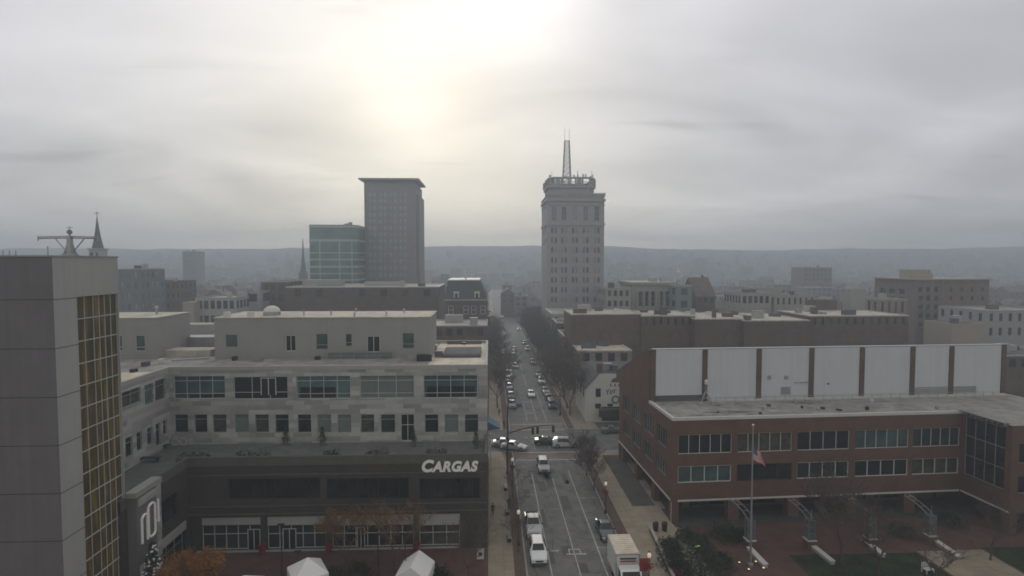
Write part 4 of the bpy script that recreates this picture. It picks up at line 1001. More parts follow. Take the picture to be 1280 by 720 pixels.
def glasstower():
    Y = 255; a = gy(386.5, 281, Y); b = gy(446, 281, Y); W = b.x - a.x; D = 26
    t = thing('glass_tower', 'green glass office tower with pale floor bands left of the tall brown slab', 'tower', (a.x, Y, 0)); F = Fr(a.x, Y)
    zt = F.y(416, 282).z; rr = 5
    poly = [(0, 0)] + [(W - rr + rr * math.sin(R(x)) , rr - rr * math.cos(R(x))) for x in range(0, 91, 15)] + [(W, D), (0, D)]
    MB().prism(poly, 0, zt).build('curtain_wall', M['towerglass'], t, smooth=False)
    py = [298, 301, 315.5, 325, 334, 342, 350]
    for q, h in ((283, 1.0), (300.5, 1.0), (316, .55), (324.5, .7), (333.5, .9), (342, .55), (350, .8)):
        z = F.y(416, q).z; P = [(x + (.12 if x > W / 2 else -.12), y + (-.12 if y < D / 2 else .12)) for x, y in poly]; MB().prism(P, z - h / 2, z + h / 2).build('floor_band', M['bandmetal'], t)
    for px in (400, 424.5, 440): x = F.y(px, 320).x; MB().box(x - .25, x + .25, -.16, -.122, 0, zt - 6).build('fin', M['bandmetal'], t)
    MB().prism(poly, zt, zt + .4).build('roof', M['roofd'], t)
    for px, h in ((428, 1.0), (433, 1.6)): x = F.y(px, 281).x; MB().box(x - .7, x + .7, 6, 8, zt + .4, zt + .4 + h).build('roof_unit', M['metal'], t)
    m = MB(); m.box(0, 3, 2, 4, 0, 0); 
M['towerglass'] = glassmat('tower_green_glass', (.12, .20, .195), rough=.12, spec=.5, amt=.3, scale=.2)
M['bandmetal'] = mat('band_metal', (.40, .44, .43), rough=.5, amt=.08)
glasstower()

# ------------------------------------------------------------------ church steeples
def steeple(px, base_py, zb, top_py, Y, wbase, label, cross=True, ball=False):
    a = gy(px, base_py, Y); zt = gy(px, top_py, Y).z; zc = a.z
    t = thing('church_steeple', label, 'steeple', (a.x, Y, 0)); w = wbase
    MB().box(-w, w, -w, w, 0, zc - zb).build('tower', M['brick2'], t)
    m = MB().box(-w * .85, w * .85, -w * .85, w * .85, zc - zb, zc); m.box(-w * 1.05, w * 1.05, -w * 1.05, w * 1.05, zc - zb - .3, zc - zb + .3); m.box(-w, w, -w, w, zc - .3, zc + .2); m.build('belfry', M['concrete'], t)
    for s in (-1, 1): MB().box(s * w * .4 - w * .2, s * w * .4 + w * .2, -w * .9, -w * .84, zc - zb * .8, zc - zb * .3).build('louvre', M['dark'], t)
    MB().lathe([(w * .8, zc + .2), (w * .5, zc + (zt - zc) * .3), (w * .25, zc + (zt - zc) * .65), (.12, zt)], 8).build('spire', M['slate'], t)
    m = MB(); m.bar((0, 0, zt - .5), (0, 0, zt + 2.2), .12); m.bar((-1.1, 0, zt + 1.5), (1.1, 0, zt + 1.5), .1); m.build('weather_vane', M['dark'], t)
    if ball: MB().lathe([(.1, zt - 1.0), (.75, zt - .5), (.9, zt), (.75, zt + .5), (.1, zt + 1)], 12).build('ball', M['slate'], t, smooth=True)
steeple(122.5, 311, 5, 271, 235, 2.6, 'slender pointed church steeple with pale belfry beside the concrete tower')
steeple(88, 320, 5, 290, 210, 2.9, 'stubby dark church steeple with a ball finial behind the davit arms', ball=True)
def spire():
    Y = 420; a = gy(379, 330, Y); t = thing('thin_spire', 'thin dark church spire left of the green glass tower', 'steeple', (a.x, Y, 0)); zt = gy(379, 298, Y).z
    MB().box(-2.5, 2.5, -2.5, 2.5, 0, a.z - 6).build('tower', M['brick2'], t); MB().lathe([(2.2, a.z - 6), (.9, a.z + 6), (.2, zt)], 8).build('spire', M['slate'], t)
spire()
def cupola(px, top, bot, Y, label, w=1.7):
    a = gy(px, bot, Y); zt = gy(px, top, Y).z; t = thing('cupola_tower', label, 'tower', (a.x, Y, 0)); h = zt - a.z
    MB().box(-w, w, -w, w, 0, a.z + h * .25).build('shaft', M['trim'], t); MB().lathe([(w * .8, a.z + h * .25), (w * .8, a.z + h * .55), (w, a.z + h * .57), (w * .5, a.z + h * .75), (.1, zt)], 8).build('lantern', M['trim'], t)
    for s in (-.4, .4): MB().box(s * w - .25, s * w + .25, -w - .05, -w + .002, a.z - 1.5, a.z + .3).build('louvre', M['dark'], t)
cupola(847, 334, 350, 300, 'slim white cupola tower rising behind the columned bank')

# ------------------------------------------------------------------ the middle distance right of the stone tower
def longrow():
    specs = [(714, 802, 392.5, 150, 15, 'brick2', 'left end'), (802, 869, 394.5, 149, 16, 'brick2', 'second from the left'), (869, 930, 398.5, 146, 19, 'brick2', 'middle'), (930, 1012, 400.5, 144.5, 21, 'brick2', 'fourth from the left'), (1012, 1136, 394.5, 148, 17, 'brick2', 'right end')]
    for i, (x0, x1, pt, Y, D, m, lab) in enumerate(specs):
        r, W, z, _ = block('warehouse', f'dark brick flat-roofed warehouse with bright roof strip, {lab} of the long row', 'warehouse', x0, x1, pt, Y, D, m, 'roof', [0, 1, 0, 0, 1][i], [9, 7, 6, 8, 12][i], .12, 'roof', group='long warehouse row', storey=4.6, ww=.35, wh=.4, side=False)
        r2 = random.Random(i)
        for k in range([2, 2, 3, 3, 4][i]): x = r2.uniform(1.5, W - 3); y = r2.uniform(5, D - 4); rooftop(r, x, x + r2.uniform(.8, 2.4), y, y + 1.5, z - .12, r2.uniform(.5, 1.2), r2.choice(['metal', 'roofd', 'white']))
longrow()
r_, W_, z_, _ = block('stair_tower', 'plain pale stair tower standing on the long warehouse row', 'tower', 1064, 1082.5, 361.5, 168, 4, 'stucco', 'roof', 0, 0, .2, 'stucco')
block('brown_annex', 'low dark brown roof house on the warehouse roof left of the stair tower', 'roof house', 1019, 1046, 376, 166, 5, 'brick2', 'roofd', 0, 0, .2, 'brick2')
def bank():
    Y = 215; a = gy(790, 353, Y); b = gy(845, 353, Y); W = b.x - a.x; zt = a.z; F = Fr(a.x, Y)
    t = thing('bank_building', 'pale columned bank with tall windows right of the stone tower', 'bank', (a.x, Y, 0))
    cols = [(798, 803), (806, 810.5), (814, 818.5), (825, 829), (832, 836.5), (839.5, 843)]
    fo = [F.op(x0, x1, 364, 383) for x0, x1 in cols]
    boxwalls(t, W, 20, 0, zt, 'limestone', fo, (), (), .5)
    for q in fo: window(t, (0, 0, 0), (1, 0, 0), q, 1, 3, .5, 'glassd', 'frame', .1)
    for px in (796, 804.6, 812.3, 820, 823.5, 830.5, 838, 844): x = F.y(px, 370).x; MB().lathe([(.5, fo[0][2] - .3), (.42, fo[0][3])], 10, (min(x, W - .5), -.35)).build('column', M['limestone'], t)
    MB().box(-.6, W + .6, -.8, 20.5, zt - .9, zt).build('cornice', M['limestone'], t)
    MB().box(0, W, 0, 20, zt, zt + .1).build('roof', M['roof'], t)
    for px, w in ((823, 3), (836, 2)): x = F.y(px, 350).x; rooftop(t, x - w / 2, x + w / 2, 6, 9, zt + .1, 1.6, 'metal')
bank()
block('pale_shopfront', 'pale two-storey building with dark windows between the stone tower and the bank', 'building', 757, 789, 360, 205, 16, 'limestone', 'roofg', 2, 4, .4, 'limestone', storey=3.8)
block('green_house', 'narrow green-painted building with large square windows right of the bank', 'building', 846, 865, 357, 205, 14, 'greenwall', 'roofd', 2, 1, .5, 'concrete', ww=.5, storey=4.6) if 'greenwall' in M else None
M['greenwall'] = mat('green_wall', (.17, .23, .20), amt=.1)
block('green_house', 'narrow green-painted building with large square windows right of the bank', 'building', 846, 865, 357, 205, 14, 'greenwall', 'roofd', 2, 1, .5, 'concrete', ww=.5, storey=4.6)
def gabled(name, label, px0, px1, peave, ppk, Y, D, m, rm, cat='house', wc=2, group=None, along=True, base=0, wr=1):
    a = gy(px0, peave, Y); b = gy(px1, peave, Y); W = b.x - a.x; ze = a.z - base; zp = gy((px0 + px1) / 2, ppk, Y).z - base
    t = thing(name, label, cat, (a.x, Y, base), 0, group)
    fo = []
    for r in range(wr):
        for c in range(wc):
            cc = W / wc; x = cc * (c + .5); z1 = ze - .5 - 3 * r
            if z1 > 2: fo.append((x - min(.55, cc * .25), x + min(.55, cc * .25), z1 - 1.5, z1))
    mb = MB(); wall(mb, (0, 0, 0), (1, 0, 0), W, 0, ze, fo, .1); wall(mb, (W, 0, 0), (0, 1, 0), D, 0, ze); wall(mb, (W, D, 0), (-1, 0, 0), W, 0, ze); wall(mb, (0, D, 0), (0, -1, 0), D, 0, ze)
    e = .25
    if along:   # ridge along x, slope faces the viewer
        mb.face([(0, D, ze), (0, 0, ze), (0, D / 2, zp)]); mb.face([(W, 0, ze), (W, D, ze), (W, D / 2, zp)])
        rf = MB().prism_x([(-e, ze - .1), (D / 2, zp), (D + e, ze - .1), (D + e, ze + .1), (D / 2, zp + .25), (-e, ze + .1)], -e, W + e)
    else:
        mb.face([(0, 0, ze), (W, 0, ze), (W / 2, 0, zp)]); mb.face([(W, D, ze), (0, D, ze), (W / 2, D, zp)])
        rf = MB(); P = [(-e, ze - .1), (W / 2, zp), (W + e, ze - .1), (W + e, ze + .1), (W / 2, zp + .25), (-e, ze + .1)]
        n = len(P); i0 = 0; rf.v = [(x, -e, z) for x, z in P] + [(x, D + e, z) for x, z in P]
        rf.f = [tuple(range(n)), tuple(range(2 * n - 1, n - 1, -1))] + [(k, n + k, n + (k + 1) % n, (k + 1) % n) for k in range(n)]; rf.mi = [0] * (n + 2)
    mb.build('wall', M[m], t); r = rf.build('roof', M[rm], t)
    MB().box(W * .7, W * .7 + .7, D * .5, D * .5 + .7, zp - 1, zp + 1.1).build('chimney', M['brick'], r)
    for q in fo: window(t, (0, 0, 0), (1, 0, 0), q, 1, 1, .1, 'glassd', None)
    return t
gabled('gabled_hall', 'reddish gabled hall right of the green building', 870, 894, 371, 348, 210, 16, 'brick2', 'brownroof', 'hall', 3) if 'brownroof' in M else None
M['brownroof'] = bricks('brown_tiles', (.15, .11, .095), (.12, .09, .08), (.07, .06, .05), .4, .25, .01)
gabled('gabled_hall', 'reddish gabled hall right of the green building', 870, 894, 371, 348, 210, 16, 'brick2', 'brownroof', 'hall', 3)
block('arcade_building', 'beige arcaded building with a row of five large windows behind the warehouse row', 'building', 926, 964, 366, 190, 14, 'limestone', 'roofg', 1, 5, .6, 'limestone', ww=.62, storey=4.6)
block('beige_block', 'long low beige building with small windows right of the arcaded building', 'building', 968, 1020, 369, 192, 12, 'limestone', 'roofd', 1, 7, .4, 'limestone', ww=.4, storey=4.2)
block('beige_turret', 'small square beige turret on the left end of the long beige building', 'turret', 968, 977.5, 360, 194, 4, 'limestone', 'roof', 0, 0, .2, 'limestone')
# brick apartment block
def flats():
    Y = 196; a = gy(1146, 350, Y); b = gy(1237, 351, Y); W = b.x - a.x; F = Fr(a.x, Y); zt = a.z; D = 22
    t = thing('apartment_block', 'tall brown brick apartment block with balconies and pale roof slab on the right', 'apartment block', (a.x, Y, 0))
    fo = [F.op(x - 2.6, x + 2.6, py - 3, py + 3) for py in (362, 373, 384, 395, 406) for x in (1150.5, 1160, 1170)]
    fo += [F.op(x - 1.6, x + 1.6, py - 2.6, py + 2.6) for py in (362, 373, 384, 395, 406) for x in (1189, 1202, 1215, 1228)]
    lo = [(3 + 5 * k, 6.2 + 5 * k, zt - 5.5 - 3.1 * r, zt - 3.6 - 3.1 * r) for k in range(3) for r in range(4)]
    boxwalls(t, W, D, 0, zt, 'flatbrick', fo, lo, (), .5)
    for i, q in enumerate(fo):
        window(t, (0, 0, 0), (1, 0, 0), q, 1, 1, .5, 'glassb', None)
        if i < 15: MB().box(q[0] - .2, q[1] + .2, -.7, -.003, q[2] - .25, q[2] + .0).build('balcony', M['flatbrick2'], t)
    for q in lo: window(t, (0, D, 0), (0, -1, 0), q, 1, 1, .5, 'glassb', None)
    MB().box(-1, W + .3, -.9, D, zt, zt + .5).build('roof_slab', M['tanstone'], t)
    x0, x1 = F.y(1147, 340).x, F.y(1172, 340).x; z1 = F.y(1160, 337).z
    MB().box(x0, x1, 3, 9, zt + .5, z1).build('lift_house', M['tanstone'], t); MB().box(x1, x1 + 1.6, 4, 7, zt + .5, z1 - 1.4).build('roof_unit', M['stucco'], t)
    for x in (1155.3, 1165, 1178): q = F.y(x, 380).x; MB().box(q - .25, q + .25, -.12, -.002, 0, zt).build('pilaster', M['flatbrick2'], t)
M['flatbrick'] = bricks('flat_brick', (.19, .13, .10), (.155, .105, .085), (.13, .1, .09), .24, .08, .008, amt=.2)
M['flatbrick2'] = bricks('flat_brick_light', (.25, .18, .15), (.2, .15, .13), (.15, .12, .1), .24, .08, .008, amt=.2)
M['tanstone'] = mat('tan_stone', (.34, .29, .23), amt=.12, streak=.3)
flats()
block('tall_window_house', 'narrow beige house with tall paired windows left of the apartment block', 'house', 1098, 1134, 374, 180, 12, 'tanbrick', 'roofd', 1, 4, .4, 'limestone', ww=.4, storey=5.2, wh=.7)
block('blank_block', 'plain beige building with a dark mural patch below the apartment block', 'building', 1190, 1232, 405, 150, 10, 'tanstone', 'roofd', 0, 0, .3, 'tanstone')
block('cream_block', 'cream building with flat roof and roof huts at the right edge', 'building', 1232, 1330, 388, 165, 18, 'stucco', 'roofg', 2, 8, .4, 'stucco', ww=.35, storey=4.4)
block('brick_shed', 'low dark brick building behind the right end of the white roof wall', 'building', 1256, 1340, 444, 122, 14, 'brick2', 'roofd', 1, 5, .3, 'concrete')
block('grey_office', 'mid grey office with ribbon windows behind the left penthouse gap', 'office', 244, 295, 372, 190, 16, 'concrete', 'roof', 2, 6, .5, 'stucco', ww=.7, storey=5)
block('little_beige_hut', 'small beige cube building left of the mid grey office', 'building', 228, 242, 378, 186, 8, 'tanstone', 'roof', 0, 0, .2, 'tanstone')
block('white_top_block', 'pale building with a long dark window band right of the mid grey office', 'building', 296, 326, 364, 200, 14, 'stucco', 'roofg', 1, 1, .4, 'stucco', ww=.75, storey=5)
block('blue_slab', 'flat blue-grey slab building directly right of the concrete tower', 'building', 147, 176, 338, 190, 14, 'bluewall', 'roofd', 0, 0, .4, 'concrete') if 'bluewall' in M else None
M['bluewall'] = mat('blue_grey_wall', (.15, .165, .185), amt=.15, streak=.4)
block('blue_slab', 'flat blue-grey slab building directly right of the concrete tower', 'building', 146, 175, 336, 190, 14, 'bluewall', 'roofd', 5, 3, .4, 'concrete', glass='softglass', ww=.4)
block('brick_mill', 'long dark brick mill building behind the left penthouse', 'mill', 176, 214, 352, 215, 18, 'brick2', 'roofd', 3, 6, .4, 'brick2', ww=.4)

# ------------------------------------------------------------------ far town rows
M['farblock'] = mat('far_block_wall', (.09, .085, .09), amt=.2); M['fartan'] = mat('far_tan', (.15, .125, .10), amt=.2); M['fargrey'] = mat('far_grey', (.13, .13, .135), amt=.2)
KINDS = [('brick2', 'roofd', 'brown brick'), ('fartan', 'roofd', 'tan'), ('brick', 'slate', 'red brick'), ('brick2', 'slate', 'brown brick'), ('fargrey', 'roofd', 'grey'), ('tanbrick', 'roofg', 'pale tan')]
def farrow(where, px0, px1, Y, n, seed, hh=(9, 17), wd=(8, 18)):
    r2 = random.Random(seed); step = (px1 - px0) / n
    for i in range(n):
        y = Y + r2.uniform(-18, 18); w = min(step * 1.05, r2.uniform(*wd) * 700 / y); x = px0 + step * i + r2.uniform(0, max(.1, step - w)); k = r2.choice(KINDS)
        base = max(0, hz((x + w / 2 - 612) / 700 * y, y) - 1.6); h = r2.uniform(*hh) + (r2.random() < .12) * r2.uniform(3, 7); T = lambda z: 328 + (33 - base - z) * 700 / y
        lab = f'far {k[2]} %s, {ORD1[i]} from left, {where}'
        if r2.random() < .42: block('town_house', lab % 'flat-roofed house', 'house', x, x + w, T(h), y, r2.uniform(9, 16), k[0], r2.choice([k[1], 'roofg', 'roof']), 2, max(2, int(w * y / 700 / 3)), .3, 'concrete', storey=3.2, ww=.4, side=False, base=base)
        else: gabled('town_house', lab % 'gabled house', x, x + w, T(h - 2), T(h + r2.uniform(.5, 2)), y, r2.uniform(9, 13), k[0], r2.choice(['slate', 'brownroof', 'roofd', 'slate']), 'house', max(2, int(w * y / 700 / 3)), None, r2.random() < .6, base, 2)
for where, a, b, Y, n in (('front hazy row left of glass tower', 150, 385, 262, 9), ('second hazy row left of glass tower', 150, 385, 315, 11), ('third hazy row left of glass tower', 150, 385, 385, 13), ('fourth hazy row left of glass tower', 150, 385, 470, 14), ('last row below left hills', 150, 385, 590, 15),
                      ('row between the two tall towers', 528, 604, 300, 4), ('middle row between the two tall towers', 528, 604, 390, 5), ('back row between the two tall towers', 528, 606, 520, 7), ('row right of the street end', 626, 676, 330, 3), ('back row right of the street end', 628, 676, 480, 4),
                      ('lower hillside row left of glass tower', 150, 384, 720, 14), ('upper hillside row left of glass tower', 150, 384, 830, 14), ('hillside row between the two tall towers', 528, 676, 760, 9), ('lower hillside row right of stone tower', 757, 1290, 720, 19), ('upper hillside row right of stone tower', 757, 1290, 840, 19),
                      ('row just behind the bank', 757, 1140, 255, 12), ('second hazy row right of stone tower', 757, 1290, 310, 16), ('third hazy row right of stone tower', 757, 1290, 375, 17), ('fourth hazy row right of stone tower', 757, 1290, 455, 18), ('last row below right hills', 757, 1290, 580, 19)):
    farrow(where, a, b, Y, n, int(a + Y))
block('far_block', 'distant flat-topped apartment block breaking the left skyline', 'apartment block', 228, 243, 314, 520, 18, 'farblock', 'roofd', 6, 5, .5, 'concrete', side=False)
block('far_mill', 'distant wide brown block below the right hills', 'building', 1005, 1040, 334, 420, 18, 'brick2', 'roofd', 3, 7, .5, 'concrete', side=False)

# ------------------------------------------------------------------ trees
def baretree(seed, h=8.0, spread=.9, depth=5, r0=.16, trunk=.3, minr=.018, up=.25):
    """returns (trunk mesh, crown mesh)"""
    r2 = random.Random(seed); T, C = MB(), MB()
    def br(p, d, L, r, k):
        n = 3; pts = [p]; rad = [r]; q = p.copy(); e = d.copy()
        for i in range(n):
            e = (e + Vector((r2.uniform(-.16, .16), r2.uniform(-.16, .16), r2.uniform(-.06, .12)))).normalized(); q = q + e * L / n; pts.append(q.copy()); rad.append(max(minr * .8, r * (1 - .4 * (i + 1) / n)))
        (T if k == 0 else C).tube(pts, rad, 6 if k < 2 else (4 if k < 3 else 3))
        if k >= depth: return
        m = r2.choice((2, 3, 3)) if k else 4
        for i in range(m + (1 if k in (1, 2) else 0)):
            t = 1.0 if i == 0 and k else r2.uniform(.45, 1.0) if k else r2.uniform(.75, 1)
            j = min(n - 1, int(t * n)); s = pts[j] + (pts[j + 1] - pts[j]) * min(1, t * n - j)
            a = r2.uniform(0, 6.28); side = Vector((math.cos(a), math.sin(a), up)).normalized()
            nd = (e * r2.uniform(.5, 1.0) + side * spread * r2.uniform(.5, 1)).normalized()
            br(s, nd, L * r2.uniform(.6, .82) if k else h * .36 * r2.uniform(.8, 1.1), max(minr, rad[j] * .62), k + 1)
    br(Vector((0, 0, 0)), Vector((0, 0, 1)), h * trunk, r0, 0)
    return T.mesh('trunk', M['bark'], uv=False), C.mesh('crown', M['twig'], uv=False), C
def plant_tree(name, label, meshes, loc, sc=1.0, rz=0, group=None, leaf=None, cat='tree'):
    t = thing(name, label, cat, loc, rz, group); t.scale = (sc, sc, sc)
    link('trunk', meshes[0], t); link('crown', meshes[1], t)
    if leaf: link('leaves', leaf, t)
    return t
def leaves(C, n, m, seed, s=.16, jit=.35):
    r2 = random.Random(seed); L = MB(); vs = [Vector(v) for v in C.v]; vs = vs[len(vs) // 6:]
    for i in range(n):
        c = r2.choice(vs) + Vector((r2.gauss(0, jit), r2.gauss(0, jit), r2.gauss(0, jit)))
        a = Vector((r2.uniform(-1, 1), r2.uniform(-1, 1), r2.uniform(-1, 1))).normalized() * s; b = Vector((r2.uniform(-1, 1), r2.uniform(-1, 1), r2.uniform(-1, 1))).normalized() * s
        L.face([c - a * .5, c + b * .4, c + a * .5, c - b * .4])
    return L.mesh('leaves', M[m], uv=False)
V = [baretree(11, 9), baretree(12, 8.5, 1.0), baretree(13, 9.5, .8), baretree(14, 8, 1.1)]
V2 = [baretree(21, 9, .95, 6, .2, .28, .030), baretree(22, 10, .9, 6, .2, .25, .030)]
r3 = random.Random(77)
# right pavement beyond the crossing: a dense row
for i in range(18):
    y = 118 + i * 7.4 + r3.uniform(-1, 1)
    plant_tree('street_tree', f'bare brown street tree on the right pavement, {ORD[i]} past the crossing', V2[i % 2], (17.3 + r3.uniform(-.6, 1.2), y, H), r3.uniform(1.0, 1.3), r3.uniform(0, 6), 'street trees right of the road past the crossing')
for i in range(14):
    y = 126 + i * 10.5 + r3.uniform(-1.5, 1.5)
    plant_tree('street_tree', f'bare brown street tree on the left pavement, {ORD[i]} past the crossing', V[i % 4] if i % 2 else V2[i // 2 % 2], (2.4 + r3.uniform(-.8, .4), y, H), r3.uniform(.75, 1.1), r3.uniform(0, 6), 'street trees left of the road past the crossing')
# near right
for (px, py, s, v, lab) in ((725, 583, .5, 1, 'bare street tree at the corner of the right pavement by the crossing bricks'), (743, 613, .58, 0, 'bare forked street tree in the right paver strip nearest the crossing'), (733, 594, .54, 2, 'smaller bare street tree just behind the forked one at the crossing')):
    p = gz(px, py, H); plant_tree('street_tree', lab, V2[v % 2], (p.x, p.y, H), s, 1.0 + v)
# near left strip (thin young trees)
for i, y in enumerate((62, 68, 77, 85)):
    plant_tree('young_tree', f'thin young bare tree in the left paver strip, {ORD[i]} to the viewer' if i else 'thin young bare tree in the left paver strip, nearest to the viewer', V[(i + 1) % 4], (3.2, y, H), .5, i * 1.3, 'young trees in the left strip')
# plaza trees
leafA = leaves(V[1][2], 4200, 'olive', 1, .2, .22); leafB = leaves(V[3][2], 12000, 'orange', 2, .24, .3); leafC = leaves(V[0][2], 3200, 'olive', 3, .2, .22)
p = gz(433, 712, H); plant_tree('plaza_tree', 'slim ochre-leaved tree in front of the shop windows, left of the pair', V[1], (p.x, p.y, H), .74, 0, None, leafA)
p = gz(493, 716, H); plant_tree('plaza_tree', 'slim thin-leaved ochre tree right of the pair before the shops', V[0], (p.x, p.y, H), .74, 2, None, leafC)
p = gz(246, 752, H); plant_tree('orange_tree', 'bushy orange-leaved tree at the bottom left beside the lit sign', V[3], (p.x, p.y, H), .62, 1, None, leafB)
p = gz(585, 728, H); plant_tree('plaza_tree', 'bare spreading tree at the right end of the office plaza', V[3], (p.x, p.y, H), .75, 4)
# park trees at the lower right
for i, (px, py, s, v, lab) in enumerate(((1053, 706, .92, 0, 'dark bare park tree on the lawn below the second steel arch'), (1098, 722, .85, 1, 'bare park tree at the bottom edge of the lawn'),
        (1238, 700, .7, 2, 'bare park tree on the right-hand lawn'), (1168, 740, .8, 3, 'bare tree at the bottom beside the park path'))):
    p = gz(px, py, H); plant_tree('park_tree', lab, V[v] if v != 0 else V2[0], (p.x, p.y, H), s, i)
# far woods between the houses
fw = MB(); r2 = random.Random(31)
for i in range(3200):
    y = 240 + (r2.random() ** 1.2) * 760; x = r2.uniform(-1, 1) * y * 1.05
    if abs(x - 9) < 9 and y < 700: continue
    b = max(0, hz(x, y) - 1); h = r2.uniform(5, 12); w = r2.uniform(2.5, 5)
    for k in range(16):
        z = b + h * r2.uniform(.25, 1); rr = w * math.sqrt(r2.random()) * (1.15 - abs((z - b) / h - .6)); an = r2.uniform(0, 6.3); c = Vector((x + rr * math.cos(an), y + rr * math.sin(an), z)); s = r2.uniform(.6, 1.5) * (1 + y / 800)
        fw.face([c + Vector((r2.uniform(-s, s), r2.uniform(-s, s), r2.uniform(-s, s))) for q in range(3)])
o = fw.build('far_woods', M['wood'], uv=False); kind(o, 'stuff'); tag(o, 'grey brown bare woods spread between the far houses', 'woods')

# evergreens and shrubs by the right pavement
def conifer(label, px, py, h, w, seed, m='needle', n=5200):
    p = gz(px, py, H); t = thing('evergreen_tree', label, 'tree', (p.x, p.y, H)); r2 = random.Random(seed)
    MB().tube([(0, 0, 0), (0, 0, h * .8)], [.14, .03]).build('trunk', M['bark'], t)
    c = MB()
    for i in range(n):
        lay = r2.randint(0, 11); z = h * (.1 + .88 * (lay + r2.gauss(0, .25)) / 12); z = max(.15, min(h, z))
        rm = w * (1 - z / h) ** .7 + .1; an = r2.uniform(0, 6.3); wob = 1 + .3 * math.sin(an * 5 + lay * 1.7); rr = rm * wob * r2.random() ** .45
        p0 = Vector((rr * math.cos(an), rr * math.sin(an), z - rr * .15)); s = .16
        c.face([p0 + Vector((r2.uniform(-s, s), r2.uniform(-s, s), r2.uniform(-s, s) * .6)) for q in range(3)])
    c.build('crown', M[m], t, uv=False)
conifer('broad dark evergreen beside the brick path at the bottom', 876, 724, 5.0, 2.9, 1)
conifer('dark evergreen with ragged top at the kerb side of the park corner', 842, 708, 3.2, 1.8, 2, 'shrub', 3000)
def shrub(label, px, py, w, h, seed, m='shrub', n=1500, name='shrub'):
    p = gz(px, py, H); t = thing(name, label, 'shrub', (p.x, p.y, H)); r2 = random.Random(seed); c = MB()
    st = MB()
    for i in range(7): a = r2.uniform(0, 6.3); st.bar((0, 0, 0), (w * .5 * math.cos(a), w * .5 * math.sin(a), h * .7), .025)
    st.build('stems', M['bark'], t)
    for i in range(n):
        an = r2.uniform(0, 6.3); ph = r2.uniform(0, 1.57); k = (.55 + .45 * r2.random()) * (1 + .22 * math.sin(an * 4 + seed) * math.cos(ph * 3)); p0 = Vector((w * k * math.cos(an) * math.cos(ph), w * k * math.sin(an) * math.cos(ph), h * k * math.sin(ph) + .1)); s = .15
        c.face([p0 + Vector((r2.uniform(-s, s), r2.uniform(-s, s), r2.uniform(-s, s))) for q in range(3)])
    c.build('foliage', M[m], t, uv=False)
for i, a in enumerate(((836, 690, 1.6, 1.4, 'low dark shrub behind the two litter bins'), (858, 676, 1.5, 1.3, 'dark rounded shrub left of the orange news box'), (905, 672, 2.0, 1.5, 'wide shrub in front of the first steel arch'), (922, 674, 1.3, 1.2, 'small shrub beside the first lantern pylon'),
                        (900, 708, 1.7, 1.5, 'dark shrub hugging the broad evergreen'), (850, 716, 1.4, 1.2, 'shrub at the pavement edge below the ragged evergreen'), (1125, 668, 1.8, 1.3, 'dark shrub between the third and fourth arches'), (1185, 655, 2.2, 1.4, 'shrub behind the last lantern pylon'))):
    shrub(a[4], a[0], a[1], a[2], a[3], i)
for i, a in enumerate(((448, 722, 1.4, 1.5, 'dark shrub beside the gabled white tent'), (548, 727, 1.6, 1.4, 'dark shrub right of the gabled white tent'), (415, 727, 1.3, 1.4, 'dark shrub right of the domed white tent'))):
    shrub(a[4], a[0], a[1], a[2], a[3], i + 20)
shrub('red-flowered low shrub at the pavement edge', 846, 722, .7, .7, 40, 'red', 260)
M['wallbed'] = M['brick2']
def bedwall():
    m = MB(); a, b = gz(813, 664, H), gz(846, 735, H)
    t = thing('bed_wall', 'low brick bed wall curving beside the right pavement', 'wall', (a.x, a.y, H))
    d = Vector((b.x - a.x, b.y - a.y, 0)); n = Vector((-d.y, d.x, 0)).normalized() * .15
    P = [(-n.x, -n.y), (n.x, n.y), (d.x + n.x, d.y + n.y), (d.x - n.x, d.y - n.y)]; m.prism(P[::-1] if False else [P[0], P[3], P[2], P[1]], 0, .5); m.build('wall', M['brick2'], t)
    c = MB(); n *= 1.25; c.prism([(-n.x, -n.y), (d.x - n.x, d.y - n.y), (d.x + n.x, d.y + n.y), (n.x, n.y)], .5, .58); c.build('coping', M['kerb'], t)
bedwall()

# ------------------------------------------------------------------ vehicles (front faces -y)
SED = [(-2.32, .66, .58, .62, .60), (-2.18, .82, .68, .74, .68), (-1.35, .89, .82, .90, .72), (-.95, .90, .88, .96, .72), (-.2, .91, .92, 1.42, .57), (.75, .91, .94, 1.44, .57), (1.5, .90, .95, 1.06, .64), (2.1, .86, .90, .98, .68), (2.32, .74, .68, .74, .64)]
SUV = [(-2.35, .72, .72, .80, .66), (-2.22, .88, .85, .93, .74), (-1.4, .94, .98, 1.06, .78), (-1.0, .95, 1.02, 1.12, .76), (-.45, .96, 1.06, 1.68, .64), (1.5, .96, 1.08, 1.74, .66), (2.1, .94, 1.08, 1.55, .64), (2.3, .92, 1.02, 1.12, .76), (2.38, .84, .66, .74, .72)]
PIC = [(-2.7, .78, .85, .92, .70), (-2.55, .93, .98, 1.05, .78), (-1.6, .97, 1.08, 1.16, .82), (-1.15, .98, 1.12, 1.22, .80), (-.55, .98, 1.14, 1.80, .68), (.7, .98, 1.15, 1.82, .68), (.95, .98, 1.15, 1.20, .78), (2.6, .97, 1.12, 1.14, .82), (2.7, .92, 1.0, 1.02, .8)]
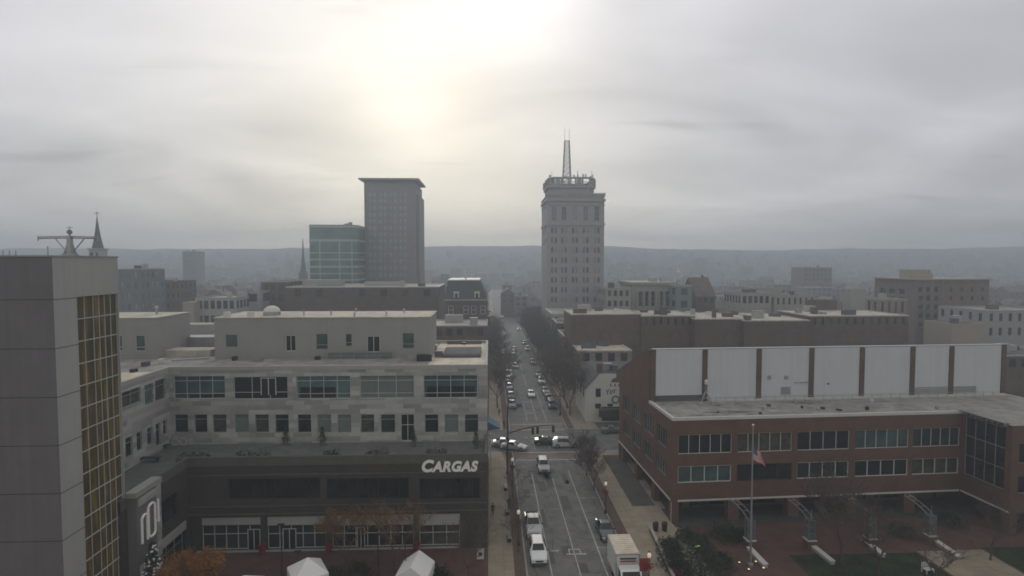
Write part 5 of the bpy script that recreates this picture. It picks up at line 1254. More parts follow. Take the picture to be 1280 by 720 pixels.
def vehicle(st, label, kindname, name, iw, ir, rw=.33, group=None, rails=False):
    t = thing(name, label, kindname, group=group)
    m = MB()
    for (y, w, zb, zt, wt) in st:
        m.v += [(-w * .88, y, .2), (-w, y, .42), (-w, y, zb), (-wt, y, zt), (wt, y, zt), (w, y, zb), (w, y, .42), (w * .88, y, .2)]
    n = len(st)
    for i in range(n - 1):
        for k in range(8): a, b = i * 8 + k, i * 8 + (k + 1) % 8; m.f.append((a, b, b + 8, a + 8)[::-1]); m.mi.append(0)
    m.f.append(tuple(range(8))); m.f.append(tuple(range(8 * n - 1, 8 * n - 9, -1))); m.mi += [0, 0]
    me = m.mesh('body', paint('white')); body = link('body', me, t); body.material_slots[0].link = 'OBJECT'
    bv = body.modifiers.new('soft', 'BEVEL'); bv.width = .05; bv.segments = 2; bv.limit_method = 'ANGLE'; bv.angle_limit = R(22)
    def pane(name, P, off):
        nrm = (Vector(P[1]) - Vector(P[0])).cross(Vector(P[3]) - Vector(P[0])).normalized(); c = sum((Vector(p) for p in P), Vector()) / 4
        if nrm.dot(c - Vector((0, 0, .6))) < 0: nrm = -nrm; P = P[::-1]
        q = MB(); ins = .9; Q = [c + (Vector(p) - c) * ins + nrm * off for p in P]; q.face(Q); q.face([c + (Vector(p) - c) * ins - nrm * .02 for p in P][::-1])
        for k in range(4): q.face([Q[k], c + (Vector(P[k]) - c) * ins - nrm * .02, c + (Vector(P[(k + 1) % 4]) - c) * ins - nrm * .02, Q[(k + 1) % 4]])
        q.build(name, M['carwin'], t)
    f, g = st[iw], st[iw + 1]; pane('windscreen', [(-f[4], f[0], f[3]), (f[4], f[0], f[3]), (g[4], g[0], g[3]), (-g[4], g[0], g[3])], .02)
    f, g = st[ir], st[ir + 1]; pane('rear_window', [(f[4], f[0], f[3]), (-f[4], f[0], f[3]), (-g[4], g[0], g[3]), (g[4], g[0], g[3])], .02)
    for s in (-1, 1):
        a, b = st[iw + 1], st[ir]; c0 = st[iw + 1][0] - .3; d0 = st[ir][0] + .3
        pane('side_window', [(s * a[1], c0, a[2] + .02), (s * b[1], d0, b[2] + .02), (s * b[4], b[0], b[3] - .04), (s * a[4], a[0], a[3] - .04)], .02)
    y0, y1 = st[0][0] + .85, st[-1][0] - .85
    W = st[4][1]
    wm = MB(); pr = [(rw * .6, -.11), (rw, -.09), (rw, .09), (rw * .6, .11)]; wm.lathe(pr, 18); wme = wm.mesh('wheel', M['rubber'], uv=False)
    for v in wme.vertices: v.co = (v.co.z, v.co.x, v.co.y)
    rm = MB().lathe([(rw * .58, -.115), (rw * .58, .115)], 12); rme = rm.mesh('rim', M['rim'], uv=False)
    for v in rme.vertices: v.co = (v.co.z, v.co.x, v.co.y)
    for s in (-1, 1):
        for y in (y0, y1): w = link('wheel', wme, t, (s * (W - .09), y, rw)); link('rim', rme, w)
        zl = st[1][2]; MB().box(-.17, .17, -.06, .03, -.07, .07).build('headlight', M['headl'], t, (s * (st[1][1] - .22), st[0][0] + .06, zl - .1))
        MB().box(-.12, .12, -.03, .05, -.1, .1).build('tail_light', M['taill'], t, (s * (st[-2][1] - .16), st[-1][0] - .02, st[-2][2] - .12))
        MB().box(-.1, .1, -.06, .06, -.07, .07).build('mirror', M['dark'], t, (s * (W + .08), st[iw][0] + .25, st[iw][2] + .08))
    MB().box(-.42, .42, -.04, .05, -.09, .09).build('grille', M['dark'], t, (0, st[0][0] + .02, st[0][2] - .1))
    MB().box(-W * .8, W * .8, -.06, .05, -.08, .08).build('bumper', M['rubber'] if rails else M['frame'], t, (0, st[0][0] - .0, .36))
    if rails:
        for s in (-1, 1): MB().box(s * .6 - .03, s * .6 + .03, -.3, 1.5, st[5][3] + .01, st[5][3] + .06).build('roof_rail', M['dark'], t)
    return t
sedan = vehicle(SED, 'x', 'car', 'parked_car', 3, 5)
suv = vehicle(SUV, 'x', 'car', 'sport_utility_car', 3, 5, .37, rails=True)
pick = vehicle(PIC, 'x', 'pickup truck', 'pickup_truck', 3, 5, .39)
# open bed of the pickup
MB().box(-.78, .78, 1.05, 2.55, 1.145, 1.165).build('bed', M['rubber'], pick)
FIRST = {}
def put(proto, x, y, rz, colour, label, group=None, cat=None):
    if id(proto) not in FIRST: FIRST[id(proto)] = 1; o = proto; o.location = (x, y, .004); o.rotation_euler = (0, 0, rz); o['label'] = label
    else: o = dup(proto, (x, y, .004), rz, label)
    if group: o['group'] = group
    elif 'group' in o: del o['group']
    for c in o.children:
        if c.name.startswith('body'): c.material_slots[0].material = paint(colour)
    return o
def onroad(px, py): p = gz(px, py, .6); return p.x, p.y
x, y = onroad(672, 690); put(suv, 5.35, y + .3, 0, 'white', 'large white sport utility car parked at the left kerb facing the viewer')
x, y = onroad(667, 662); put(pick, 5.3, y + 1.2, 0, 'silver', 'grey pickup truck parked right behind the white sport utility car')
x, y = onroad(679, 582); put(suv, x, y, 0, 'silver', 'silver car with dark windscreen driving alone toward the viewer before the crossing')
x, y = onroad(752, 661); put(sedan, 14.0, y, 0, 'dark', 'dark saloon car parked at the right kerb behind the box truck')
# cross street
x, y = onroad(631, 559); put(sedan, x, 99.4, R(90), 'silver', 'silver saloon half hidden by the signal pole at the junction')
x, y = onroad(642, 566); put(sedan, x + .2, 97.6, R(70), 'white', 'white saloon with its nose past the signal pole entering the junction')
x, y = onroad(683, 551); put(sedan, x, y, R(90), 'black', 'black car crossing the junction from the right')
x, y = onroad(707, 554); put(suv, x, y, R(90), 'white', 'white sport utility car following the black car across the junction')
x, y = onroad(775, 541); put(sedan, x - 1, 106.5, R(90), 'grey', 'grey car waiting in front of the white corner house')
# farther along the street
for px, py, pr, c, lab in ((664, 492, sedan, 'white', 'white car driving toward the junction in the middle lane'), (636, 468, suv, 'white', 'white sport utility car at the left kerb in mid street'), (644, 457, sedan, 'tan', 'light tan car in the middle of the far street'),
                           (643, 436, sedan, 'red', 'red car driving up the far street'), (641, 440.5, sedan, 'white', 'white car just in front of the red one far up the street'),
                           (628, 396, suv, 'white', 'tiny white car far down the street by the green mansard'), (626, 383, suv, 'white', 'tiny white car beyond the far lights'), (624, 371, suv, 'silver', 'tiny silver car near the end of the street'), (649, 411, sedan, 'white', 'small white car right of the far traffic lights'), (617.5, 352, suv, 'tan', 'last tiny pale car at the very end of the street')):
    x, y = onroad(px, py); put(pr, x, y, 0, c, lab)
for i, (py, c) in enumerate(((506, 'dark'), (497, 'silver'), (488, 'silver'), (476, 'white'), (467, 'silver'), (452, 'grey'), (436, 'white'), (428, 'dark'))):
    y = gz(685, py, .6).y; put(sedan if i % 3 else suv, 14.15, y, 0, c, f'{c} car parked along the right kerb past the crossing, {ORD1[i]} in line', 'cars parked along the right kerb')
for i, (py, c) in enumerate(((505, 'dark'), (494, 'dark'), (483, 'grey'), (474, 'dark'), (450, 'grey'), (440, 'silver'))):
    y = gz(630, py, .6).y; put(sedan, 5.1, y, 0, c, f'{c} car parked along the left kerb past the crossing, {ORD1[i]} in line', 'cars parked along the left kerb')

def boxtruck():
    a = gz(774, 712, 0); x = 13.95; y = gz(780, 720, 1.0).y - .6
    t = thing('box_truck', 'white box truck with ribbed pale roof parked at the right kerb', 'truck', (x, y, .004))
    # cab
    P = [(-1.9, .45), (-1.9, 1.25), (-1.6, 1.55), (-1.05, 2.45), (.1, 2.5), (.1, .45)]
    c = MB().prism_x(P, -1.05, 1.05); cab = c.build('cab', paint('white'), t)
    bv = cab.modifiers.new('soft', 'BEVEL'); bv.width = .06; bv.segments = 2
    w = MB(); w.face([(-.92, -1.60, 1.64), (.92, -1.60, 1.64), (.86, -1.11, 2.40), (-.86, -1.11, 2.40)]); w.build('windscreen', M['carwin'], t)
    for s in (-1, 1):
        w = MB(); w.face([(s * 1.06, -1.35, 1.55), (s * 1.06, -.25, 1.55), (s * 1.06, -.25, 2.3), (s * 1.06, -1.0, 2.3)]); w.build('side_window', M['carwin'], t)
        MB().box(-.16, .16, -.05, .05, -.1, .1).build('headlight', M['headl'], t, (s * .78, -1.92, .95)); MB().box(-.1, .1, -.08, .08, -.22, .22).build('mirror', M['dark'], t, (s * 1.3, -1.2, 1.75))
        for yy, in ((-1.0,), (2.7,)):
            wm = MB().lathe([(.25, -.14), (.46, -.12), (.46, .12), (.25, .14)], 18); me = wm.mesh('wheel', M['rubber'], uv=False)
            for v in me.vertices: v.co = (v.co.z, v.co.x, v.co.y)
            wh = link('wheel', me, t, (s * .98, yy, .46)); rm = MB().lathe([(.24, -.15), (.24, .15)], 12).mesh('rim', M['rim'], uv=False)
            for v in rm.vertices: v.co = (v.co.z, v.co.x, v.co.y)
            link('rim', rm, wh)
    MB().box(-.7, .7, -1.96, -1.905, .75, 1.15).build('grille', M['dark'], t); MB().box(-1.05, 1.05, -2.05, -1.85, .4, .68).build('bumper', M['chrome'], t)
    # cargo box
    b = MB().box(-1.22, 1.22, .25, 4.3, .95, 3.5); bx = b.build('cargo_box', paint('white'), t)
    r = MB().box(-1.2, 1.2, .27, 4.28, 3.502, 3.53)
    for k in range(9): yy = .5 + .43 * k; r.box(-1.15, 1.15, yy, yy + .07, 3.53, 3.56)
    r.build('cargo_roof', M['roofb'], bx)
    MB().box(-.95, .95, .15, .248, 2.62, 3.25).build('reefer_unit', M['trim'], bx); MB().box(-.8, .8, .1, .149, 2.72, 2.84).build('reefer_slot', M['red'], bx)
    MB().box(-.8, .8, .1, .149, 2.98, 3.12).build('reefer_slot', M['dark'], bx)
    f = MB(); 
    for s in (-1, 1): f.box(s * 1.2 - .04, s * 1.2 + .04, .18, .249, .95, 3.5)
    f.box(-1.16, 1.16, .18, .249, 3.4, 3.5); f.build('box_rim', M['metal'], bx)
    MB().box(-.5, .5, 0, 4.3, .5, .94).build('chassis', M['rubber'], t)
boxtruck()

# ------------------------------------------------------------------ street furniture
def lamp(label, x, y, banner=1):
    t = thing('street_lamp', label, 'street lamp', (x, y, H))
    MB().lathe([(.2, 0), (.2, .25), (.1, .4), (.06, .7), (.05, 3.5), (.1, 3.55), (.12, 3.65)], 10).build('post', M['dark'], t)
    MB().lathe([(.1, 3.65), (.17, 3.76), (.19, 3.93), (.14, 4.1), (.05, 4.2)], 12).build('globe', M['lamp'], t, smooth=True)
    MB().lathe([(.06, 4.2), (.12, 4.22), (.02, 4.4)], 8).build('finial', M['dark'], t)
    a = MB().bar((-.5, 0, 3.0), (.5, 0, 3.0), .025).build('basket_arm', M['dark'], t)
    r2 = random.Random(int(y)); m = MB()
    for i in range(160): p = Vector((r2.gauss(0, .22), r2.gauss(0, .2), 2.75 + r2.gauss(0, .2))); m.face([p + Vector((r2.uniform(-.12, .12), r2.uniform(-.12, .12), r2.uniform(-.12, .12))) for q in range(3)])
    m.build('flower_basket', M['red'], t, uv=False)
    if banner: MB().box(-.95 if banner < 0 else .1, -.1 if banner < 0 else .95, -.02, .02, 2.3, 3.6).build('banner', M['red'], t)
p = gz(648.5, 681, H); lamp('black street lamp with lit globe and red basket at the left kerb', 3.3, p.y, 0)
p = gz(757, 641, H); lamp('black street lamp with lit globe and red basket on the right pavement', p.x, p.y, 0)
p = gz(811, 742, H); lamp('street lamp with large red banner beside the box truck', p.x, p.y, -1)
p = gz(642, 607, H); lamp('street lamp at the left kerb near the junction', 3.3, p.y, 0)
def tarp(): pass
def signal(px, py, top, arm_py, end_px, end_py, heads, label, cat='traffic signal'):
    p = gz(px, py, H); t = thing('traffic_signal', label, cat, (p.x, p.y, H)); F = Fr(p.x, p.y); zt = F.y(px, top).z; za = F.y(px, arm_py).z; e = F.y(end_px, end_py)
    MB().lathe([(.22, 0), (.2, .3), (.13, .4), (.09, zt)], 10).build('pole', M['dark'], t)
    pts = [(0, 0, za)] + [(e.x * f, 0, za + (e.z - za) * (1 - (1 - f) ** 2)) for f in (.25, .5, .75, 1)]
    MB().tube(pts, [.1, .09, .08, .06, .05], 8).build('mast_arm', M['dark'], t)
    for hx in heads:
        c = F.y(hx, 533); f = c.x / e.x; z = za + (e.z - za) * (1 - (1 - f) ** 2)
        h = MB().box(c.x - .2, c.x + .2, -.22, .12, z - 1.15, z - .1).build('signal_head', M['dark'], t)
        for k, m in enumerate(('red', 'yellow', 'greenl')): MB().lathe([(.12, 0), (.1, .03)], 10).build('lens', M[m], h, (c.x, .12, z - .28 - .33 * k)).rotation_euler = (R(-90), 0, 0)
    return t
M['greenl'] = mat('green_lens', (.03, .2, .08), amt=.05)
signal(634.5, 592, 508, 543, 692, 532, (666, 672, 691.5), 'dark traffic signal pole with long mast arm at the left junction corner')
p = gz(716, 545, H)
signal(700, 519, 492, 496, 676, 495, (683,), 'smaller traffic signal on the far right corner of the junction')
for i, (px, py) in enumerate(((633, 425), (649, 424))):
    p = gz(px, py, 0); t = thing('signal_post', f'pale traffic post at the far junction, {["left", "right"][i]} of the street', 'traffic post', (p.x, p.y, 0))
    MB().tube([(0, 0, 0), (0, 0, 4.4)], .12).build('pole', M['trim'], t); MB().box(-.25, .25, -.2, .2, 3.4, 4.6).build('signal_head', M['yellow'], t)
def bench(label, x, y):
    t = thing('bench', label, 'bench', (x, y, H), R(90))
    m = MB()
    for k in range(4): m.box(-.8, .8, -.22 + .12 * k, -.13 + .12 * k, .42, .46)
    m.build('seat', M['dark'], t); m = MB()
    for k in range(3): m.box(-.8, .8, .25, .29, .55 + .13 * k, .64 + .13 * k)
    m.build('backrest', M['dark'], t)
    for s in (-.7, .7): MB().box(s - .04, s + .04, -.2, .3, 0, .42).build('leg', M['dark'], t)
for i, (py, lab) in enumerate(((674, 'black bench on the left pavement nearest the viewer'), (641, 'black bench on the left pavement beside the lamp'), (611, 'black bench on the left pavement nearest the junction'))):
    p = gz(640, py, H); bench(lab, 2.3, p.y)
for i, (px, lab) in enumerate(((819.5, 'dark litter bin at the park corner, left of two'), (830.5, 'dark litter bin at the park corner, right of two'))):
    p = gz(px, 663, H); t = thing('litter_bin', lab, 'bin', (p.x, p.y, H))
    m = MB().lathe([(.3, 0), (.36, .85), (.3, .9)], 14); m.build('barrel', M['dark'], t); MB().lathe([(.38, .9), (.3, 1.05), (.12, 1.1)], 14).build('lid', M['dark'], t)
p = gz(880.5, 685, H); t = thing('news_box', 'orange news box with dark top among the shrubs', 'news box', (p.x, p.y, H))
MB().box(-.28, .28, -.25, .25, .3, 1.15).build('box', M['orangebox'] if 'orangebox' in M else M['red'], t); MB().box(-.35, .35, -.3, .3, 1.152, 1.5).build('hood', M['dark'], t); MB().box(-.15, .15, -.15, .15, 0, .3).build('foot', M['dark'], t); MB().box(-.2, .2, -.262, -.251, .45, .62).build('label_plate', M['trim'], t)
p = gz(872, 691, H); t = thing('path_light', 'pale lit path light beside the orange news box', 'lamp', (p.x, p.y, H)); MB().tube([(0, 0, 0), (0, 0, .7)], .05).build('post', M['dark'], t); MB().box(-.35, .35, -.1, .1, .7, .82).build('light_bar', M['spot'], t)
# cream pylon and blue awning at the office's far corner
X = OF.o.x + OW; Yc = OF.o.y + ODB - 3
t = thing('corner_banner', 'tall cream vertical banner board at the far corner of the office block', 'banner', (X + .05, Yc - 2.5, 0)); MB().box(.3, .45, -.4, .4, .6, 6).build('board', M['cream'], t)
for z in (1.0, 5.6): MB().box(0, .3, -.05, .05, z, z + .08).build('bracket', M['dark'], t)
t = thing('corner_awning', 'blue canvas awning above the cream banner at the office corner', 'awning', (X + .02, Yc, 0)); MB().prism([(0, -2), (1.9, -1.4), (1.9, 1.4), (0, 2)], 6.3, 6.5).build('valance', M['blue'], t)
m = MB(); m.face([(0, -2, 7.6), (1.9, -1.4, 6.5), (1.9, 1.4, 6.5), (0, 2, 7.6)]); m.face([(0, -2, 6.5), (1.9, -1.4, 6.5), (0, -2, 7.6)]); m.face([(0, 2, 6.5), (0, 2, 7.6), (1.9, 1.4, 6.5)]); m.build('canopy', M['blue'], t)
# plaza: tents, light poles, red planters
def tent(label, px, py, w, d, h, rz, hip):
    p = gz(px, py, H); t = thing('tent', label, 'tent', (p.x, p.y, H), rz); m = MB(); e = 2.1; hw, hd = w / 2, d / 2
    if hip:
        for k, (a, b) in enumerate((((-hw, -hd), (hw, -hd)), ((hw, -hd), (hw, hd)), ((hw, hd), (-hw, hd)), ((-hw, hd), (-hw, -hd)))): m.face([(*a, e), (*b, e), (0, 0, h)])
    else:
        m.face([(-hw, -hd, e), (0, -hd, h), (0, hd, h), (-hw, hd, e)]); m.face([(hw, hd, e), (0, hd, h), (0, -hd, h), (hw, -hd, e)]); m.face([(-hw, -hd, e), (hw, -hd, e), (0, -hd, h)]); m.face([(hw, hd, e), (-hw, hd, e), (0, hd, h)])
    m.build('canopy', M['tent'], t)
    v = MB(); q = .001
    v.box(-hw, hw, -hd - .01, -hd + .01, e - 1.2, e - q); v.box(-hw, hw, hd - .01, hd + .01, e - .35, e - q); v.box(-hw - .01, -hw + .01, -hd + .02, hd - .02, e - 1.2, e - q); v.box(hw - .01, hw + .01, -hd + .02, hd - .02, e - 1.2, e - q); v.build('valance', M['tent'], t)
    for sx in (-1, 1):
        for sy in (-1, 1): MB().tube([(sx * (hw - .05), sy * (hd - .05), 0), (sx * (hw - .05), sy * (hd - .05), e)], .03).build('leg', M['metal'], t)
tent('white pointed pavilion tent below the left shop pillar', 385, 738, 3.3, 3.3, 3.4, R(30), True)
tent('white gabled tent below the right shop window', 519, 737, 3.2, 3.4, 3.2, R(-8), False)
tent('white tent mostly below the lower picture edge at left', 306, 760, 3.0, 3.0, 3.2, R(10), True)
for i, (px, py, top) in enumerate(((352.5, 722, 656), (373, 734, 690), (473, 720, 668), (507, 728, 668))):
    p = gz(px, py, H); zt = gy(px, top, p.y).z
    t = thing('plaza_light', f'thin dark light pole on the office plaza, {ORD1[i]} from the left', 'light pole', (p.x, p.y, H), 0, 'plaza light poles')
    MB().lathe([(.12, 0), (.12, .2), (.06, .3), (.05, zt - H)], 8).build('pole', M['dark'], t); MB().box(-.32, .32, -.16, .16, zt - H, zt - H + .12).build('light_head', M['dark'], t)
for i, px in enumerate((330, 411, 520)):
    p = gz(px, 690.5, H); t = thing('red_planter', f'red planter at a shop pillar of the office, {ORD1[i]} from the left', 'planter', (p.x, OF.o.y - .6, H), 0, 'red planters at the shop pillars')
    MB().lathe([(.25, 0), (.36, .7), (.3, .7)], 10).build('pot', M['red'], t); r2 = random.Random(i); m = MB()
    for k in range(150): q = Vector((r2.gauss(0, .2), r2.gauss(0, .2), .9 + r2.gauss(0, .2))); m.face([q + Vector((r2.uniform(-.15, .15), r2.uniform(-.15, .15), r2.uniform(-.15, .15))) for z in range(3)])
    m.build('flowers', M['red'], t, uv=False)
p = gz(605, 700, H); t = thing('sandwich_board', 'small pale notice board at the office corner', 'sign', (p.x - .4, p.y, H)); MB().box(-.4, .4, -.03, .03, .1, 1.3).build('board', M['trim'], t)
MB().box(-.2, .2, -.045, -.032, .5, .9).build('notice', M['dark'], t)
for s in (-1, 1): MB().box(s * .38 - .03, s * .38 + .03, .0, .35, 0, .1).build('foot', M['dark'], t)
# flagpole
def flagpole():
    p = gz(938, 707, H); F = Fr(p.x, p.y); zt = F.y(941, 533).z
    t = thing('flagpole', 'tall grey flagpole with a limp striped flag in front of the brick block', 'flagpole', (p.x, p.y, H)); zt -= H
    MB().lathe([(.3, 0), (.3, .25), (.12, .3), (.06, zt)], 12).build('pole', M['metal'], t); MB().lathe([(.02, zt), (.14, zt + .1), (.14, zt + .2), (.02, zt + .3)], 10).build('finial', M['trim'], t)
    z1 = F.y(941, 559).z - H; z0 = F.y(941, 584).z - H; n, k = 22, 13; Lw = 2.5; Hh = 1.5
    def pos(u, v):     # u along fly 0..1, v down 0..1; limp: fly falls
        x = .08 + 1.25 * u ** .8 - .12 * math.sin(u * 6); y = .2 * math.sin(u * 9 + v * 2) * u; z = z1 + .1 - 1.5 * v - (z1 - z0 - 1.4) * u ** 1.1
        return (x * (.7 + .3 * v), y, z)
    fl = MB()
    for a in range(n):
        for b in range(k):
            u0, u1, v0, v1 = a / n, (a + 1) / n, b / k, (b + 1) / k
            fl.cur = 2 if (u0 < .4 and b < 7) else (0 if b % 2 == 0 else 1); fl.face([pos(u0, v1), pos(u1, v1), pos(u1, v0), pos(u0, v0)])
    fl.cur = 1
    for r in range(9):
        for c in range(6 if r % 2 == 0 else 5):
            u = .4 * (c + (.5 if r % 2 == 0 else 1)) / 6; v = 7 / 13 * (r + .5) / 9
            q = [Vector(pos(u + du, v + dv)) + Vector((0, -.012, 0)) for du, dv in ((-.01, .012), (.01, .012), (.01, -.012), (-.01, -.012))]; fl.face(q)
    fl.build('flag', [M['flagred'], M['flagwhite'], M['flagblue']], t, uv=False)
    for i, (dx, dy) in enumerate(((-1.0, .5), (.9, .6), (-.6, -.9), (1.1, -.7))):
        g = thing('ground_light', f'small lit ground light by the flagpole foot, {["back left", "back right", "front left", "front right"][i]}', 'light', (p.x + dx, p.y + dy, H), 0, 'flagpole ground lights')
        MB().lathe([(.14, 0), (.14, .12)], 10).build('housing', M['dark'], g); MB().lathe([(.11, .121), (.09, .15)], 10).build('lens', M['spot'], g)
M['flagred'] = mat('flag_red', (.42, .04, .045), amt=.1); M['flagwhite'] = mat('flag_white', (.66, .64, .62), amt=.05); M['flagblue'] = mat('flag_blue', (.03, .045, .12), amt=.1)
flagpole()
# steel arches with lantern pylons and stone seats
M['archm'] = mat('weathered_steel', (.20, .21, .215), rough=.5, amt=.2, metal=.4)
def pylon(i, px, py, ax, apy):
    p = gz(px, py, H); t = thing('lantern_pylon', f'glass lantern pylon on a brick base with curved steel arch, {ORD1[i]} from the left', 'lantern', (p.x, p.y, H), CRZ, 'lantern pylons along the arcade')
    MB().box(-.5, .5, -.5, .5, 0, .9).build('base', M['brick'], t); MB().box(-.55, .55, -.55, .55, .9, 1.02).build('base_cap', M['trim'], t)
    g = MB().box(-.36, .36, -.36, .36, 1.02, 3.3).build('lantern', M['softglass'], t); f = MB()
    for sx in (-1, 1):
        for sy in (-1, 1): f.box(sx * .38 - .05, sx * .38 + .05, sy * .38 - .05, sy * .38 + .05, 1.02, 3.36)
    for z in (1.75, 2.5, 3.3): f.box(-.4, .4, -.41, -.37, z, z + .06); f.box(-.41, -.37, -.36, .4, z, z + .06)
    f.build('lantern_frame', M['archm'], g)
    m = MB()
    for off in (-.25, .25):
        pts = [(off * .4 - .95 * (1 - math.cos(a)) * .0 + .1 - 1.0 * math.sin(a) ** 2 * 1.0, .2 + 2.6 * math.sin(a) * .9, 3.3 + 1.35 * (math.sin(a))) for a in [i_ * math.pi / 2 / 8 for i_ in range(9)]]
        pts = [(x + off, y, z) for x, y, z in pts]; m.tube(pts, .06, 6)
    for k in (2, 4, 6): a = k * math.pi / 16; z = 3.3 + 1.35 * math.sin(a); x = .1 - math.sin(a) ** 2; y = .2 + 2.34 * math.sin(a); m.bar((x - .35, y, z), (x + .35, y, z), .04)
    m.build('arch', M['archm'], t); MB().bar((.1, 0, 3.3), (.1, 0, 4.4), .04).build('spike', M['metal'], t)
for i, (px, py) in enumerate(((937, 684), (1012, 684), (1087, 682), (1162, 678))): pylon(i, px, py, 0, 0)
for i, (x0, y0, x1, y1) in enumerate(((936, 684, 957, 706), (1016, 682, 1041, 702), (1081, 675, 1104, 693), (1166, 673, 1199, 696))):
    a, b = gz(x0, y0, .5), gz(x1, y1, .5); d = Vector((b.x - a.x, b.y - a.y, 0)); n = Vector((-d.y, d.x, 0)).normalized() * .25
    t = thing('garden_wall', f'long pale stone seat wall running diagonally from a lantern pylon, {ORD1[i]} from the left', 'garden wall', (a.x, a.y, H), 0, 'stone seat walls')
    MB().prism([(-n.x, -n.y), (d.x - n.x, d.y - n.y), (d.x + n.x, d.y + n.y), (n.x, n.y)], 0, .36).build('wall', M['limestone'], t); n *= 1.25
    MB().prism([(-n.x, -n.y), (d.x - n.x, d.y - n.y), (d.x + n.x, d.y + n.y), (n.x, n.y)], .36, .46).build('coping', M['trim'], t)
p = gz(1160, 716, H); t = thing('park_chair', 'white slatted park chair beside the path', 'chair', (p.x, p.y, H), R(10)); 
m = MB()
for k in range(4): m.box(-.5, .5, -.3 + .16 * k, -.17 + .16 * k, .42, .46)
m.build('seat', M['trim'], t); m = MB()
for k in range(5): m.box(-.5 + .22 * k, -.38 + .22 * k, .32, .36, .5, 1.05)
m.build('backrest', M['trim'], t)
for sx in (-.45, .45):
    for sy in (-.25, .32): MB().box(sx - .04, sx + .04, sy - .04, sy + .04, 0, .415).build('leg', M['trim'], t)

# ------------------------------------------------------------------ people
def person_mat(name, top, leg):
    m, nt, p = newmat(name); N = nt.nodes; L = nt.links; tc = N.new('ShaderNodeTexCoord'); s = N.new('ShaderNodeSeparateXYZ'); L.new(tc.outputs['Object'], s.inputs[0])
    mr = N.new('ShaderNodeMath'); mr.operation = 'DIVIDE'; mr.inputs[1].default_value = 1.8; L.new(s.outputs['Z'], mr.inputs[0])
    cr = N.new('ShaderNodeValToRGB'); cr.color_ramp.interpolation = 'CONSTANT'; e = cr.color_ramp.elements; e[0].position = 0; e[0].color = (.02, .02, .02, 1); e[1].position = .05; e[1].color = (*leg, 1)
    for q, c in ((.5, top), (.84, (.38, .24, .18))): k = e.new(q); k.color = (*c, 1)
    L.new(mr.outputs[0], cr.inputs['Fac']); L.new(cr.outputs['Color'], p.inputs['Base Color']); p.inputs['Roughness'].default_value = .85; return m
def person(label, x, y, rz, top, leg, seed):
    V_ = []; E = []; Rd = []
    def add(p, r, par=None): V_.append(p); Rd.append(r); i = len(V_) - 1; (E.append((par, i)) if par is not None else None); return i
    pel = add((0, 0, .95), .13); ch = add((0, 0, 1.25), .145, pel); nk = add((0, -.01, 1.48), .06, ch); hd = add((0, -.03, 1.58), .085, nk); add((0, -.03, 1.68), .08, hd)
    for s in (-1, 1):
        hp = add((s * .09, 0, .86), .09, pel); kn = add((s * .1, -.06 * s - .04, .48), .06, hp); an = add((s * .1, .14 * s, .1), .042, kn); add((s * .1, .14 * s - .14, .04), .035, an)
        sh = add((s * .19, 0, 1.40), .065, ch); el = add((s * .25, .05 * s, 1.13), .048, sh); wr = add((s * .25, .05 * s - .12, .9), .034, el); pm = add((s * .25, .05 * s - .15, .83), .03, wr)
        for f in range(4): add((s * .25 + (f - 1.5) * .017, .05 * s - .17, .745 + abs(f - 1.4) * .008), .009, pm)
        add((s * .25 - s * .035, .05 * s - .19, .80), .01, pm)
    me = bpy.data.meshes.new('body'); me.from_pydata(V_, E, []); o = bpy.data.objects.new('person', me); COL.objects.link(o); me.materials.append(person_mat('clothes', top, leg))
    md = o.modifiers.new('skin', 'SKIN'); md.use_smooth_shade = True
    for i, r in enumerate(Rd): me.skin_vertices[0].data[i].radius = (r, r)
    me.skin_vertices[0].data[0].use_root = True; o.modifiers.new('sub', 'SUBSURF').levels = 1; o.modifiers['sub'].render_levels = 1
    o.location = (x, y, H); o.rotation_euler = (0, 0, rz); tag(o, label, 'person')
    hr = MB().lathe([(.06, 1.60), (.1, 1.64), (.1, 1.72), (.06, 1.77), (.01, 1.78)], 10, (0, -.01)); hr.build('hair', M['dark'], o, uv=False, smooth=True)
p = gz(616, 645, H); person('person in a dark coat walking on the left pavement by the office', p.x, p.y, 0, (.03, .03, .035), (.03, .03, .04), 1)
p = gz(643, 637, H); person('person in dark clothes standing by the left street lamp', 2.55, p.y, R(160), (.04, .025, .025), (.025, .028, .04), 2)
p = gz(624, 520, H); person('person walking on the far left pavement beyond the blue awning', p.x, p.y, R(10), (.05, .045, .05), (.03, .03, .04), 4)
p = gz(630, 535, H); person('person waiting on the far left corner of the junction', p.x, p.y, R(30), (.05, .05, .06), (.03, .03, .04), 3)

# ------------------------------------------------------------------ haze
hb = MB().box(-1500, 1500, -120, 1262, -1.5, 92).build('haze', [], uv=False)
kind(hb, 'stuff'); tag(hb, 'pale winter haze over the town', 'haze')
hm = bpy.data.materials.new('haze'); hm.use_nodes = True; nt = hm.node_tree; nt.nodes.clear()
out = nt.nodes.new('ShaderNodeOutputMaterial'); pvn = nt.nodes.new('ShaderNodeVolumePrincipled')
pvn.inputs['Color'].default_value = (.62, .70, .79, 1); pvn.inputs['Density'].default_value = .00125; pvn.inputs['Anisotropy'].default_value = .35
nt.links.new(pvn.outputs['Volume'], out.inputs['Volume']); hb.data.materials.clear(); hb.data.materials.append(hm)

